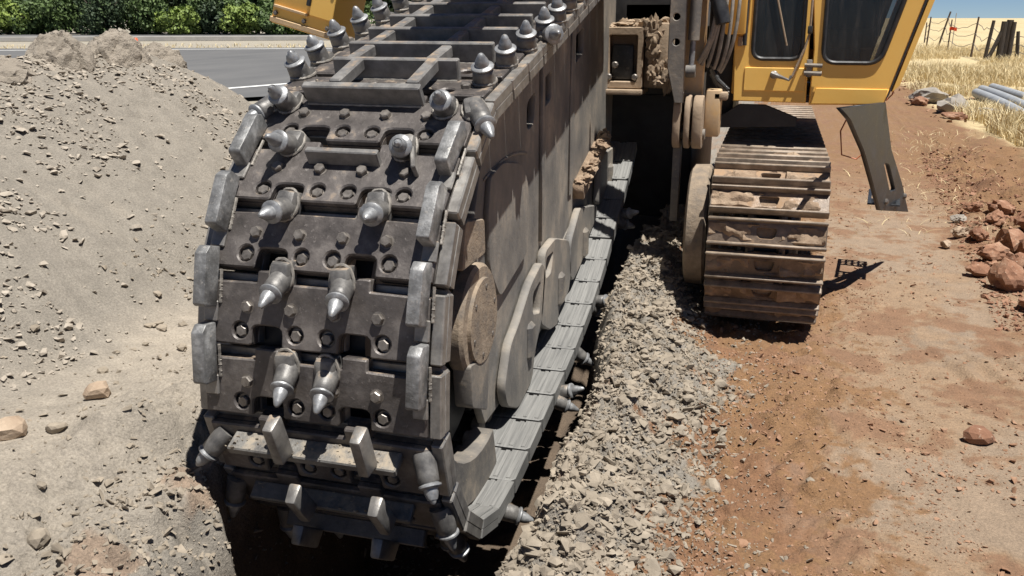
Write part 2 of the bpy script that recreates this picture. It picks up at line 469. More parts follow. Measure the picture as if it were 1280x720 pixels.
def soil_colour(X, Y):
    n1 = fbm(X, Y, 0.8, 5, 101, 0.6); n2 = fbm(X, Y, 3.1, 5, 102, 0.6); n3 = fbm(X, Y, 14, 4, 103, 0.65)
    spoil = np.array([0.232, 0.207, 0.172]); red = np.array([0.208, 0.116, 0.055]); path = np.array([0.275, 0.19, 0.12])
    greyp = np.array([0.265, 0.20, 0.142]); straw = np.array([0.50, 0.40, 0.225]); shelf = np.array([0.345, 0.298, 0.238])
    tanred = np.array([0.24, 0.15, 0.083])
    c = np.empty(X.shape + (3,)); c[:] = spoil
    def mixin(col, f):
        f = np.clip(f, 0, 1)[..., None]
        c[:] = c * (1 - f) + col * f
    xl, xr = edges(X, Y)
    rightf = sstep(0.50, 0.60, X - xr + 0.55 * n2 + 0.25 * n1 + 0.18 * n3)
    mixin(red, rightf * (X > -1.4))
    pathf = sstep(0.36, 0.54, X + 0.45 * n2 + 0.2 * n1 + 0.22 * n3) * sstep(2.6, 1.4, X + 0.7 * n1 - 0.06 * (Y - 5)) * sstep(13, 8, Y)
    mixin(path, pathf * 0.95)
    mixin(greyp, pathf * sstep(0.0, 0.25, n1 + 0.1) * 0.75 * sstep(1.6, 0.4, np.abs(X - 0.8)))
    mixin(np.array([0.22, 0.17, 0.125]), 0.6 * sstep(0.5, 0.1, np.hypot((X - 1.1), (Y - 5.6) / 1.2)) * sstep(-0.25, 0.2, n2 + 0.1))
    mixin(tanred, (X > 0.3) * sstep(0.04, 0.2, n2 + 0.35 * n3) * 0.6)
    bank = sstep(1.5, 2.1, X + 0.5 * n2 + 0.2 * n1 - 0.07 * (Y - 7)) * sstep(4.2, 6.0, Y) * (X > 0.8)
    mixin(np.array([0.205, 0.115, 0.056]), bank * 0.85)
    mixin(np.array([0.19, 0.095, 0.052]), (X > -0.7) * rightf * sstep(0.12, 0.4, n2 + 0.5 * n3) * 0.6)
    mixin(shelf, (X < -1.9) * sstep(-3.2, -2.85, X + 0.15 * n2) * 0.8 * (0.6 + 0.8 * n1))
    mixin(np.array([0.26, 0.17, 0.11]), (np.abs(X - (xl + xr) / 2) < 0.70) * sstep(0.0, 0.3, n2 + 0.1) * 0.6 * (np.abs(X - (xl + xr) / 2) > 0.5))
    mixin(np.array([0.11, 0.08, 0.055]), sstep(-0.02, -0.16, GZ) * (X > -2.3) * (X < -0.6))  # darker soil colour below grade stands in for the trench's shade
    mixin(np.array([0.36, 0.31, 0.245]), (X < -3.0) * sstep(0.1, 0.5, fbm(X * 0.35, Y * 0.9, 2.2, 4, 105)) * 0.5)
    st = sstep(3.25, 3.75, X + 0.6 * n1 - 0.0 * Y) * sstep(9, 13, Y) + sstep(28, 40, Y + 6 * n1) * (X > -3)
    mixin(straw, st)
    mixin(np.array([0.40, 0.31, 0.165]), np.clip(st, 0, 1) * sstep(0.0, 0.4, fbm(X * 0.4, Y * 0.1, 1.0, 4, 106)) * 0.6)
    far = (X < -8) * 1.0
    mixin(np.array([0.30, 0.27, 0.215]), far)
    mixin(np.array([0.36, 0.32, 0.25]), far * sstep(0, 0.3, fbm(X, Y, 0.6, 4, 107)) * 0.6)
    return c

# ---------------------------------------------------------------- ground
def axis(spec):
    out = []
    for a, b, st in spec:
        n = max(1, int(round((b - a) / st)))
        out += list(np.linspace(a, b, n, endpoint=False))
    return out
gx = axis([(-900, -200, 70), (-200, -40, 8), (-40, -8, 1.0), (-8, -5.6, 0.06), (-5.6, -2.4, 0.0145), (-2.4, -1.85, 0.009), (-1.85, -1.0, 0.03), (-1.0, 0.0, 0.011),
           (0.0, 2.6, 0.0145), (2.6, 6.5, 0.05), (6.5, 20, 0.5), (20, 60, 4), (60, 900, 70)]) + [900]
gy = axis([(-60, -4, 6), (-4, 1.2, 0.15)])
y = 1.2
while y < 14:
    gy.append(y); y += 0.0042 * y
while y < 90:
    gy.append(y); y += 0.02 * y
while y < 1500:
    gy.append(y); y += 0.15 * y
gx = np.array(gx); gy = np.array(gy)
GX, GY = np.meshgrid(gx, gy)
GZ = height(GX, GY)
V = np.stack([GX, GY, GZ], -1).reshape(-1, 3)
nx, ny = len(gx), len(gy)
idx = np.arange(nx * ny).reshape(ny, nx)
F = np.stack([idx[:-1, :-1], idx[:-1, 1:], idx[1:, 1:], idx[1:, :-1]], -1).reshape(-1, 4)
gm = np_mesh('ground', V, F)
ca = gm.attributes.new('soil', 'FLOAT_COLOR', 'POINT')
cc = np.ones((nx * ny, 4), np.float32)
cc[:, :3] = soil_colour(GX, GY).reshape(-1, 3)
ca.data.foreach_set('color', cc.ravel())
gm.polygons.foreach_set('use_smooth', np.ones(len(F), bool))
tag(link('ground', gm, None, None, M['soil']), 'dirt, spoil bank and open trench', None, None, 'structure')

# ---------------------------------------------------------------- roads
def sheet(name, quad, z, m):
    me = bpy.data.meshes.new(name)
    me.from_pydata([(x, y_, z) for x, y_ in quad], [], [(0, 1, 2, 3)])
    return tag(link(name, me, None, None, m), None, None, None, 'structure')
sheet('road', [(-28.0, -2.0), (-11.2, 19.6), (-23.8, 53.0), (-60.0, 38.0)], 0.10, M['asphalt'])
def strip(name, a, b, wd, z, m):
    a = Vector(a); b = Vector(b); d = (b - a).normalized(); n = Vector((-d.y, d.x)) * wd / 2
    sheet(name, [tuple(a + n), tuple(a - n), tuple(b - n), tuple(b + n)], z, m)
strip('road_marking', (-16.2, 13.2), (-12.4, 25.3), 0.32, 0.11, M['line'])
strip('road_marking', (-46.0, 39.6), (-24.0, 50.6), 0.55, 0.11, M['line'])
sheet('road', [(-66, 57.0), (-36.0, 72.0), (-42.0, 96), (-92, 74)], 0.10, M['asphalt'])
bm = bmesh.new()
a = Vector((-66, 56.4)); b = Vector((-35.6, 71.6)); d = (b - a).normalized()
add_box(bm, (0, 0, 0.19), ((b - a).length, 0.35, 0.38), 0.03, Matrix.Translation(((a.x + b.x) / 2, (a.y + b.y) / 2, 0)) @ Matrix.Rotation(math.atan2(d.y, d.x), 4, 'Z'))
tag(link('kerb', bm_mesh(bm, 'kerb'), None, None, M['concrete']), None, None, None, 'structure')

# ================================================================= TRENCHER
def hull_proto(seed, flat=0.42, n=9):
    r = np.random.default_rng(seed)
    p = r.normal(size=(n, 3)); p /= np.linalg.norm(p, axis=1)[:, None]
    p *= r.uniform(0.75, 1.0, (n, 1))
    p *= np.array([1.0, r.uniform(0.6, 0.9), r.uniform(flat * 0.7, flat * 1.2)])
    bm = bmesh.new()
    for q in p: bm.verts.new(q)
    res = bmesh.ops.convex_hull(bm, input=bm.verts)
    for v in list(bm.verts):
        if not v.link_faces: bm.verts.remove(v)
    bmesh.ops.triangulate(bm, faces=bm.faces)
    bm.verts.index_update()
    V = np.array([v.co[:] for v in bm.verts]); F = np.array([[v.index for v in f.verts] for f in bm.faces])
    bm.free()
    return V, F
PRO = [hull_proto(100 + i) for i in range(16)]

def lnr(n, med, sg, lo, hi):
    return np.clip(np.exp(RNG.normal(math.log(med), sg, n)), lo, hi)

T = empty('trencher', (-0.6, 7.6, 0), 'large yellow crawler rock trencher with its worn steel digging chain lowered towards the trench', 'trencher')
CX = -1.475
HW = 0.475
prof = [(3.26, 1.615), (3.03, 1.455), (2.81, 1.265), (2.68, 1.04), (2.62, 0.77), (2.60, 0.505), (2.68, 0.24), (2.82, 0.02),
        (3.02, -0.145), (3.27, -0.228), (3.53, -0.226), (3.79, -0.195), (4.05, -0.16), (4.31, -0.125), (4.57, -0.09), (4.83, -0.05), (5.08, 0.005),
        (5.34, 0.07), (5.59, 0.15), (5.83, 0.24), (6.04, 0.345), (6.25, 0.44), (6.46, 0.54), (6.67, 0.65), (6.88, 0.76), (7.08, 0.89)]
top = []
yy, z_ = 3.26, 1.615
for i in range(13):
    yy += 0.2465; z_ += 0.0565
    top.append((yy, z_))
path = top[::-1] + prof
NT = len(top)               # index of the joint that starts plate T0

# ----- meshes shared by the plates
_cache = {}
def plate_mesh(l, kind):
    key = (round(l, 2), kind)
    if key in _cache: return _cache[key]
    h = l / 2 - 0.011
    xl_, xr_ = -0.44, 0.425
    nl = [(-0.245, -0.125), (0.095, 0.215)]
    pts = []; rad = []
    def P(x, y_, r=0.004): pts.append((x, y_)); rad.append(r)
    P(xl_, -h)
    for a_, b_ in nl:
        P(a_, -h, 0.012); P(a_, -h + 0.075, 0.03); P(b_, -h + 0.075, 0.03); P(b_, -h, 0.012)
    P(xr_, -h); P(xr_, h - 0.035, 0.006)
    for a_, b_ in nl[::-1]:
        P(b_ - 0.01, h - 0.03); P(b_ - 0.01, h + 0.012, 0.008); P(a_ + 0.015, h + 0.012, 0.008); P(a_ + 0.015, h - 0.03)
    P(xl_, h - 0.035, 0.006)
    outer = rounded(pts, rad, 3)
    holes = [circle(x, -h + 0.052, 0.031, 14) for x in LB]
    up = slab('up', [outer] + holes, -0.028, 0.0, 0.0055)
    lo = slab('lo', [outer], -0.05, -0.0285, 0.0)
    bm = bmesh.new()
    join_meshes(bm, up); join_meshes(bm, lo)
    bpy.data.meshes.remove(up); bpy.data.meshes.remove(lo)
    me = bm_mesh(bm, 'chain_plate'); me.materials.append(M['plate'])
    _cache[key] = me
    return me
LB = (-0.29, -0.072, 0.048, 0.26)
UB = (-0.262, -0.09, 0.077, 0.242)
def base_mesh(l, inner=False, gap=0.017):
    key = ('b', round(l, 2), inner, gap)
    if key in _cache: return _cache[key]
    h = l / 2 - (0.008 if inner else gap)
    bm = bmesh.new()
    pts = [(-0.475, -h), (0.475, -h)]
    if inner:
        pts = [(-0.475, -h), (0.34, -h), (0.34, -h + 0.016), (0.395, -h + 0.016), (0.395, -h), (0.475, -h)]
    else:
        pts = [(-0.475, -h)]
        for a_, b_ in ((-0.245, -0.125), (0.095, 0.215)):
            pts += [(a_, -h), (a_, -h + 0.075), (b_, -h + 0.075), (b_, -h)]
        pts += [(0.475, -h)]
    pts += [(0.475, h - 0.02), (0.455, h), (-0.455, h), (-0.475, h - 0.02)]
    s = slab('s', [pts], -0.095, -0.051, 0.003)
    join_meshes(bm, s); bpy.data.meshes.remove(s)
    for sx in (-1, 1):
        add_box(bm, (sx * 0.452, -0.012, -0.032), (0.044, 2 * h - 0.006, 0.044), 0.005)
    if inner:
        for k in range(5):
            add_box(bm, (0.20 + 0.06 * k, 0.0, -0.0965), (0.022, 2 * h - 0.03, 0.006), 0.002)
    me = bm_mesh(bm, 'base_plate'); me.materials.append(M['inner'] if inner else M['pad'])
    _cache[key] = me
    return me

def bolt_mesh():
    bm = bmesh.new()
    add_lathe(bm, [(0.026, -0.006), (0.026, 0.0), (0.0265, 0.001)], 14)
    add_lathe(bm, [(0.0215, 0.001), (0.0215, 0.015), (0.018, 0.019)], 6)
    return bm_mesh(bm, 'bolt')
BOLT = bolt_mesh(); BOLT.materials.append(M['bolt'])
LBOLT = bolt_mesh(); LBOLT.materials.append(M['bolt'])
def block_mesh():
    bm = bmesh.new()
    pr = [(-0.108, 0.0), (-0.108, 0.068), (-0.100, 0.080), (0.080, 0.084), (0.108, 0.060), (0.108, 0.0)]
    vs_ = []
    for sx in (-0.0245, 0.0245):
        vs_.append([bm.verts.new((sx, a_, n_)) for a_, n_ in pr])
    k = len(pr)
    bm.faces.new(vs_[0]); bm.faces.new(vs_[1][::-1])
    for i in range(k):
        j = (i + 1) % k
        bm.faces.new((vs_[0][i], vs_[1][i], vs_[1][j], vs_[0][j]))
    bmesh.ops.recalc_face_normals(bm, faces=bm.faces)
    bmesh.ops.bevel(bm, geom=list(bm.edges), offset=0.005, segments=2, affect='EDGES', profile=0.5)
    return bm_mesh(bm, 'cutter_block')
BLOCK = block_mesh(); M['blade'] = mat('worn_blade_steel', (0.10, 0.10, 0.098), (0.40, 0.40, 0.395), (0.21, 0.21, 0.207), scale=15, rough=0.45, metal=0.3, bump=0.7, bscale=38, dist=0.005, speck=(0.36, 0.34, 0.31))
BLOCK.materials.append(M['blade'])
def holder_mesh():
    bm = bmesh.new()
    add_lathe(bm, [(0.045, -0.05), (0.045, 0.0), (0.0425, 0.055), (0.041, 0.085), (0.036, 0.092), (0.034, 0.094)], 18)
    me = bm_mesh(bm, 'pick_holder', True)
    return me
HOLD = holder_mesh(); HOLD.materials.append(M['holder'])
def foot_mesh():
    bm = bmesh.new()
    add_box(bm, (0, 0, -0.012), (0.085, 0.12, 0.07), 0.012, None, (0.8, 0.75), 2)
    return bm_mesh(bm, 'holder_foot')
FOOT = foot_mesh(); FOOT.materials.append(M['holder'])
def bit_mesh(wear=0.0):
    bm = bmesh.new()
    add_lathe(bm, [(0.030, 0.088), (0.0375, 0.096), (0.0455, 0.101), (0.0455, 0.110), (0.040, 0.116), (0.0285, 0.121), (0.0275, 0.140), (0.023, 0.160),
                   (0.0185, 0.172), (0.0165, 0.186 - wear), (0.011, 0.203 - wear), (0.005, 0.210 - wear)], 18)
    return bm_mesh(bm, 'cutting_pick', True)
BITS = [bit_mesh(0), bit_mesh(0.008), bit_mesh(0.004), bit_mesh(0.018)]
for b_ in BITS: b_.materials.append(M['steel'])

def weld(pts, r, seed, closed=False):
    bm = bmesh.new()
    q = []
    for i_, p in enumerate(pts):
        q.append(Vector(p) + Vector((mnoise.noise(Vector((i_ * .9, seed, 0))), mnoise.noise(Vector((i_ * .9, seed, 5))), 0)) * 0.003)
    add_tube(bm, q, [r * (0.85 + 0.16 * (i_ % 2) + 0.4 * mnoise.noise(Vector((i_ * 1.3, seed, 9)))) for i_ in range(len(q))], 6, closed)
    me = bm_mesh(bm, 'weld_bead'); me.materials.append(M['weld'])
    return me
M['weld'] = mat('weld_bead_steel', (0.15, 0.14, 0.125), (0.34, 0.31, 0.27), scale=30, rough=0.5, metal=0.3, bump=0.5, bscale=120, dist=0.002)
WRING = weld([(0.045 * math.cos(a), 0.060 * math.sin(a), -0.004) for a in np.linspace(0, 2 * math.pi, 40, endpoint=False)], 0.0065, 3, True)
WLINE = weld([(0, y2, 0) for y2 in np.linspace(-0.098, 0.098, 30)], 0.0065, 5)
def frame(i):
    (y0, z0), (y1, z1) = path[i], path[i + 1]
    d = Vector((0, y1 - y0, z1 - z0)); l = d.length; d.normalize()
    n = Vector((0, d.z, -d.y))
    c = Vector((CX, (y0 + y1) / 2, (z0 + z1) / 2))
    mx = Matrix.Identity(4)
    mx.col[0][:3] = (1, 0, 0); mx.col[1][:3] = -d; mx.col[2][:3] = n; mx.col[3][:3] = c
    return mx, l

def axis_mx(base, dirv, roll=0.0):
    q = Vector(dirv).normalized().to_track_quat('Z', 'Y')
    return Matrix.Translation(base) @ q.to_matrix().to_4x4() @ Matrix.Rotation(roll, 4, 'Z')

def pick(parent, fm, x, a, d, foot=True, lift=0.045, stub=False):
    """pick on a plate: x across, a along the chain, d = (x, along, outward) direction"""
    dl = Vector((d[0], -d[1], d[2])).normalized()
    base = Vector((x, -a, 0.0)) + dl * lift
    lm = fm @ axis_mx(base, dl, random.random() * 6) @ Matrix.Diagonal((0.92, 0.92, 0.74, 1) if not stub else (1.0, 1.0, 0.60, 1))
    h = link('pick_holder', HOLD, parent, lm)
    if foot:
        fx = fm @ Matrix.Translation((x - 0.1 * dl.x * 0.3, -a + 0.01, 0.01)) @ Matrix.Rotation(math.atan2(dl.x, 1.5), 4, 'Z')
        link('holder_foot', FOOT, parent, fx)
        link('weld_bead', WRING, parent, fx)
    link('cutting_pick', random.choice(BITS), parent, lm @ Matrix.Rotation(random.uniform(-.03, .03), 4, 'X'))

def box_part(name, parent, fm, c, s, bev, m, taper=None, rot=None):
    bm = bmesh.new()
    add_box(bm, (0, 0, 0), s, bev, None, taper)
    lm = Matrix.Translation(c)
    if rot is not None: lm = lm @ rot
    me = bm_mesh(bm, name)
    return link(name, me, parent, fm @ lm, m)

SPEC = {  # plate offset from T0: picks (x, a, dir), bar (x0, x1), fins, blocks
    -1: dict(bar=(-0.27, 0.27), fins=(-0.21, 0.14), picks=[(-0.43, -0.07, (-0.10, 0.30, 1)), (0.385, -0.03, (0.05, 0.28, 1)), ]),
    0: dict(bar=(-0.275, 0.21), fins=(-0.155, 0.165), bolts=1, picks=[(-0.345, -0.055, (-0.02, 0.42, 1)), (0.305, -0.05, (0.12, 0.42, 1)), (0.43, -0.05, (0.62, 0.95, 0.05)), (-0.42, -0.06, (-0.35, 1.0, 0.25))]),
    1: dict(short=1, bolts=1, blocks=1, picks=[(-0.245, -0.115, (-0.10, 0.55, 1)), (0.215, -0.115, (0.18, 0.55, 1))]),
    2: dict(bolts=1, blocks=1, picks=[(-0.165, -0.11, (-0.08, 0.55, 1)), (0.19, -0.125, (0.16, 0.55, 1))]),
    3: dict(bolts=1, blocks=1, picks=[(-0.13, -0.12, (-0.02, 0.68, 1)), (0.107, -0.115, (0.2, 0.70, 1))]),
    4: dict(bolts=1, blocks=1, picks=[(-0.095, -0.075, (0.16, 0.72, 1)), (0.06, -0.07, (0.12, 0.72, 1))]),
    5: dict(bar=(-0.335, 0.325), fins=(-0.09, 0.235), bolts=2, picks=[(-0.40, -0.03, (-0.75, 0.75, 0.7)), (0.405, -0.045, (0.42, 0.85, 0.8))]),
    6: dict(bar=(-0.34, 0.32), fins=(-0.07, 0.25), bolts=2, picks=[(-0.44, -0.01, (-0.25, 0.9, 0.6)), (0.42, -0.02, (0.3, 0.95, 0.55))]),
    7: dict(bar=(-0.30, 0.30), fins=(-0.15, 0.18), picks=[(-0.33, -0.01, (-0.1, 0.9, 0.7)), (0.40, -0.02, (0.2, 0.95, 0.55))]),
    8: dict(bar=(-0.28, 0.28), picks=[(-0.24, 0, (0, 0.7, 1)), (0.28, 0, (0.1, 0.7, 1))]),
    9: dict(picks=[(-0.14, 0, (0, 0.7, 1)), (0.2, 0, (0.1, 0.7, 1)), (0.44, 0.02, (0.9, 0.3, 0.35))]),
    13: dict(picks=[(-0.3, 0, (0, 0.7, 1)), (0.455, 0.05, (0.95, -0.15, -0.40)), (0.44, -0.03, (0.95, 0.3, 0.5))]),
    15: dict(picks=[(0.44, 0.0, (0.8, 0.2, 0.8))]),
    17: dict(picks=[(0.455, 0.04, (0.95, -0.2, -0.3)), (0.42, 0.0, (0.8, 0.3, 0.9))]),
    21: dict(picks=[(0.455, 0.05, (0.95, -0.15, -0.40)), (0.44, -0.03, (0.95, 0.3, 0.5))]),
}
for k in range(2, 11):
    lx = min(0.475, 0.40 + 0.03 * k); rx = min(0.44, 0.36 + 0.02 * k)
    d_ = dict(bar=(-0.275 - 0.02 * min(k, 3), 0.27 + 0.035 * min(k, 3)), fins=(-0.22, 0.13))
    if k < 8:
        d_['picks'] = [(-lx, -0.06, (-0.14, 0.28, 1)), (rx, -0.04, (0.08, 0.26, 1))]
    if k == 4: d_['picks'].append((0.46, -0.02, (0.6, 0.85, 0.3)))
    SPEC[-k] = d_

nplates = len(path) - 1
BARS = {}
for i in range(nplates):
    fm, l = frame(i)
    rel = i - NT
    inner = rel >= 8
    sp = SPEC.get(rel, {})
    if inner:
        p = link('chain_plate', base_mesh(l, True), T, fm)
    else:
        p = link('chain_plate', plate_mesh(l, 0), T, fm)
        link('base_plate', base_mesh(l, False, 0.003 if rel < 1 else 0.015), p, fm)
    h = l / 2 - 0.006
    if sp.get('bolts') and not inner:
        if sp['bolts'] == 1:
            for x in UB:
                link('bolt', BOLT, p, fm @ Matrix.Translation((x, 0.01, 0.0)) @ Matrix.Rotation(random.random() * 3, 4, 'Z'))
        for x in LB:
            link('bolt', LBOLT, p, fm @ Matrix.Translation((x, -h + 0.052, -0.022)) @ Matrix.Rotation(random.random() * 3, 4, 'Z'))
    elif not inner and rel > -8:
        for x in (-0.33, -0.06, 0.06, 0.33):
            link('bolt', BOLT, p, fm @ Matrix.Translation((x, -0.03, 0.0)) @ Matrix.Rotation(random.random() * 3, 4, 'Z'))
    if 'bar' in sp and not inner:
        x0, x1 = sp['bar']
        hh = 0.088 if rel <= 0 else (0.085 if rel == 5 else 0.07)
        ya = h - 0.045 if rel <= 0 else h - 0.085
        tilt = Matrix.Rotation(R(0 if rel <= 0 else 8), 4, 'X')
        box_part('crossbar', p, fm, ((x0 + x1) / 2, ya, hh / 2 - 0.004), (x1 - x0, 0.034, hh), 0.005, M['rail'] if rel <= 0 else M['shelf'], None, tilt)
        nb = 10
        link('weld_bead', WLINE, p, fm @ Matrix.Translation(((x0 + x1) / 2, ya - 0.020, 0.0)) @ Matrix.Rotation(R(90), 4, 'Z') @ Matrix.Scale((x1 - x0) / 0.20, 4, (0, 1, 0)))
        if rel in (5, 6) or rel < 0:
            Vs = []; Fs = []; o_ = 0
            for q in range(70 if rel == 5 else 34):
                pv, pf = PRO[q % len(PRO)]
                r_ = float(lnr(1, 0.0055, 0.5, 0.002, 0.014)[0])
                if rel > 0: lc = Vector((random.uniform(x0, x1), ya + 0.020, random.uniform(0.0, hh)))
                else: lc = Vector((random.uniform(-0.44, 0.44), random.uniform(-h, h), 0.001))
                Vs.append(np.array([(fm @ (lc + Vector(v) * r_))[:] for v in pv])); Fs.append(pf + o_); o_ += len(pv)
            link('loose_dirt', np_mesh('loose_dirt', np.concatenate(Vs), np.concatenate(Fs)), p, None, M['gravel'])['kind'] = 'stuff'
        for fx in sp.get('fins', ()):
            if rel <= 0:
                box_part('fin', p, fm, (fx, ya + l / 2, 0.052 if rel < 0 else 0.020), (0.05, l - 0.044, 0.05), 0.006, M['rail'], None, Matrix.Rotation(R(-17), 4, 'X') if rel == 0 else None)
            else:
                bm = bmesh.new()
                add_box(bm, (0, 0.085, 0.0), (0.05, 0.19, 0.075), 0.010, None, (0.82, 0.9), 2)
                link('fin', bm_mesh(bm, 'fin'), p, fm @ Matrix.Translation((fx, ya + 0.02, 0.10)) @ Matrix.Rotation(R(4), 4, 'X'), M['pad'])
    if sp.get('short'):
        box_part('crossbar', p, fm, (-0.005, 0.055, 0.026), (0.285, 0.028, 0.062), 0.004, M['rail'], None, Matrix.Rotation(R(-12), 4, 'X'))
    if sp.get('blocks'):
        for x, rz in ((-0.405, 0.02), (0.405, -0.02)):
            link('cutter_block', BLOCK, p, fm @ Matrix.Translation((x + random.uniform(-.006, .006), 0.108, 0.004)) @ Matrix.Rotation(rz, 4, 'Z') @ Matrix.Rotation(R(-4), 4, 'X'))
            for sx in (-0.033, 0.033):
                link('weld_bead', WLINE, p, fm @ Matrix.Translation((x + sx, 0.075, 0.002)) @ Matrix.Scale(0.62, 4, (0, 1, 0)))
            box_part('weld_pad', p, fm, (x, -0.015, 0.006), (0.055, 0.075, 0.014), 0.004, M['pad'])
    for (x, a, d) in sp.get('picks', ()):
        pick(p, fm, x, a, d, foot=(rel <= 4), lift=0.012 if rel <= 4 else 0.01, stub=rel < 0)

# weld gusset by one pick
fm, l = frame(NT + 1)
box_part('gusset', T, fm, (0.275, 0.045, 0.03), (0.016, 0.10, 0.06), 0.004, M['pad'], None, Matrix.Rotation(R(18), 4, 'Z'))

# roller links seen under the boom
def linkm():
    bm = bmesh.new()
    add_lathe(bm, [(0.03, -0.03), (0.048, -0.02), (0.048, 0.02), (0.03, 0.03)], 12, Matrix.Rotation(R(90), 4, 'Y'))
    add_box(bm, (0.0, 0.06, 0.0), (0.04, 0.12, 0.05), 0.012)
    return bm_mesh(bm, 'chain_link')
LK = linkm(); LK.materials.append(M['bracket'])
for i in range(NT + 7, NT + 20):
    fm, l = frame(i)
    for yo in (-0.06, 0.07):
        for x in (0.20, -0.20):
            link('chain_link', LK, T, fm @ Matrix.Translation((x, yo, -0.155)))

# caked dirt lumps
def lump(name, c, r, m, parent=None, seed=0, sub=3, amp=0.35, sq=(1, 1, 1), freq=2.2):
    bm = bmesh.new()
    bmesh.ops.create_icosphere(bm, subdivisions=sub, radius=1.0)
    for v in bm.verts:
        n = v.co.normalized()
        k = 1 + amp * mnoise.fractal(n * freq + Vector((seed * 3.1, seed * 1.7, 0)), 0.8, 2.0, 4)
        v.co = Vector((n.x * sq[0], n.y * sq[1], n.z * sq[2])) * r * k
    return link(name, bm_mesh(bm, name, True), parent, Matrix.Translation(c), m)
# ----- boom: side panels in the Y, Z plane
def yz_slab(name, loops, x0, x1, m, bev=0.004, parent=None):
    me = slab(name, loops, 0, x1 - x0, bev)
    mx = Matrix(((0, 0, 1, x0), (1, 0, 0, 0), (0, 1, 0, 0), (0, 0, 0, 1)))
    return link(name, me, parent or T, mx, m)
def xz_slab(name, loops, y0, y1, m, bev=0.004, parent=None):
    me = slab(name, loops, 0, y1 - y0, bev)
    mx = Matrix(((1, 0, 0, 0), (0, 0, -1, y1), (0, 1, 0, 0), (0, 0, 0, 1)))
    return link(name, me, parent or T, mx, m)

arc_ = [(3.36 + 0.50 * math.cos(a), 0.66 + 0.50 * math.sin(a)) for a in np.linspace(R(100), R(255), 12)]
pan = [(3.62, 1.44), (4.45, 1.70), (5.6, 1.985), (7.05, 2.33), (7.0, 0.80), (6.45, 0.62), (5.6, 0.30), (4.85, 0.15), (4.0, 0.04), (3.6, 0.02)]  # boom, cab and ladder outlines below come from image pixels projected onto planes
pan2 = [(3.80, 1.48)] + pan[1:-1] + [(3.72, 0.04), (3.56, 0.30), (3.50, 0.62), (3.54, 0.95), (3.66, 1.22)]
slot1 = rounded([(4.46, 1.34), (4.60, 1.36), (4.64, 1.53), (4.46, 1.48)], 0.05)
slot2 = rounded([(4.80, 1.42), (4.99, 1.46), (5.0, 1.62), (4.80, 1.57)], 0.05)
slot3 = rounded([(5.60, 1.62), (5.85, 1.68), (5.85, 1.84), (5.60, 1.78)], 0.05)
bp_ = yz_slab('boom_panel', [pan2, slot1, slot2, slot3], -1.24, -1.20, M['boom'])
yz_slab('boom_panel', [pan2], -1.76, -1.72, M['boom'])
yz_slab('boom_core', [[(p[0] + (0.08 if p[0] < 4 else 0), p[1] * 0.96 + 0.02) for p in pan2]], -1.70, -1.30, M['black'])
# stiffener strips and dust covered seams on the panel
def strip_on(name, a, b, wd, x0, th, m, par):
    a = Vector(a); b = Vector(b); d = (b - a).normalized(); n = Vector((-d.y, d.x)) * wd / 2
    return yz_slab(name, [[tuple(a + n), tuple(a - n), tuple(b - n), tuple(b + n)]], x0, x0 + th, m, 0.002, par)
strip_on('seam_strip', (4.735, 1.72), (4.74, 0.70), 0.05, -1.2005, 0.022, M['boom'], bp_)
strip_on('seam_strip', (5.52, 1.90), (5.50, 0.82), 0.10, -1.2005, 0.012, M['boom'], bp_)
strip_on('dust_ledge', (5.60, 0.82), (6.50, 1.06), 0.10, -1.2005, 0.075, M['packed'], bp_)
yz_slab('skirt_plate', [rounded([(3.72, 1.06), (3.76, 1.22), (3.95, 1.26), (4.30, 1.20), (4.42, 1.06), (4.40, 0.72), (3.9, 0.62), (3.74, 0.8)], [0.02, .03, .08, .1, .06, .05, .05, .05])], -1.1995, -1.175, M['boom'], 0.003, bp_)
for pts in ([(-1.198, y2, z2) for y2, z2 in zip(np.linspace(3.72, 4.44, 60), 1.20 + 0.06 * np.sin(np.linspace(0.2, 2.6, 60)))],
            [(-1.198, y2, 0.20 + 0.27 * (y2 - 4.0)) for y2 in np.linspace(3.9, 5.5, 80)]):
    link('weld_bead', weld(pts, 0.008, pts[0][1]), bp_)
for k in range(26):
    t = random.random()
    lump('caked_dirt', (-1.14 + random.uniform(-.03, .03), 5.6 + 0.9 * t, 0.87 + 0.24 * t + random.uniform(-.01, .02)), random.uniform(0.02, 0.045), M['packed'], bp_, 90 + k, 2, 0.8, (0.8, 1.4, 0.5))
# nose parts
nd = empty_none = None
bm = bmesh.new()
add_lathe(bm, [(0.66, -0.42), (0.70, -0.40), (0.70, 0.15), (0.66, 0.17)], 40, Matrix.Translation((CX, 3.42, 0.68)) @ Matrix.Rotation(R(90), 4, 'Y'))
link('nose_drum', bm_mesh(bm, 'nose_drum'), T, None, M['black'])
bm = bmesh.new()
add_lathe(bm, [(0.235, -0.02), (0.25, 0.0), (0.25, 0.045), (0.235, 0.06), (0.19, 0.062), (0.187, 0.078), (0.02, 0.082)], 48, Matrix.Translation((-1.205, 3.50, 0.64)) @ Matrix.Rotation(R(90), 4, 'Y'))
M['dusty2'] = mat('dusty_cover_steel', (0.15, 0.13, 0.11), (0.38, 0.30, 0.22), (0.27, 0.21, 0.15), scale=7, rough=0.85, bump=0.8, bscale=40, dist=0.008, rvar=0.08)
dc = link('bearing_cover', bm_mesh(bm, 'bearing_cover'), T, None, M['dusty2'])
for k in range(6):
    a_ = R(20 + 60 * k)
    link('bolt', BOLT, dc, Matrix.Translation((-1.134, 3.50 + 0.15 * math.cos(a_), 0.64 + 0.15 * math.sin(a_))) @ Matrix.Rotation(R(90), 4, 'Y') @ Matrix.Diagonal((0.6, 0.6, 0.6, 1)))
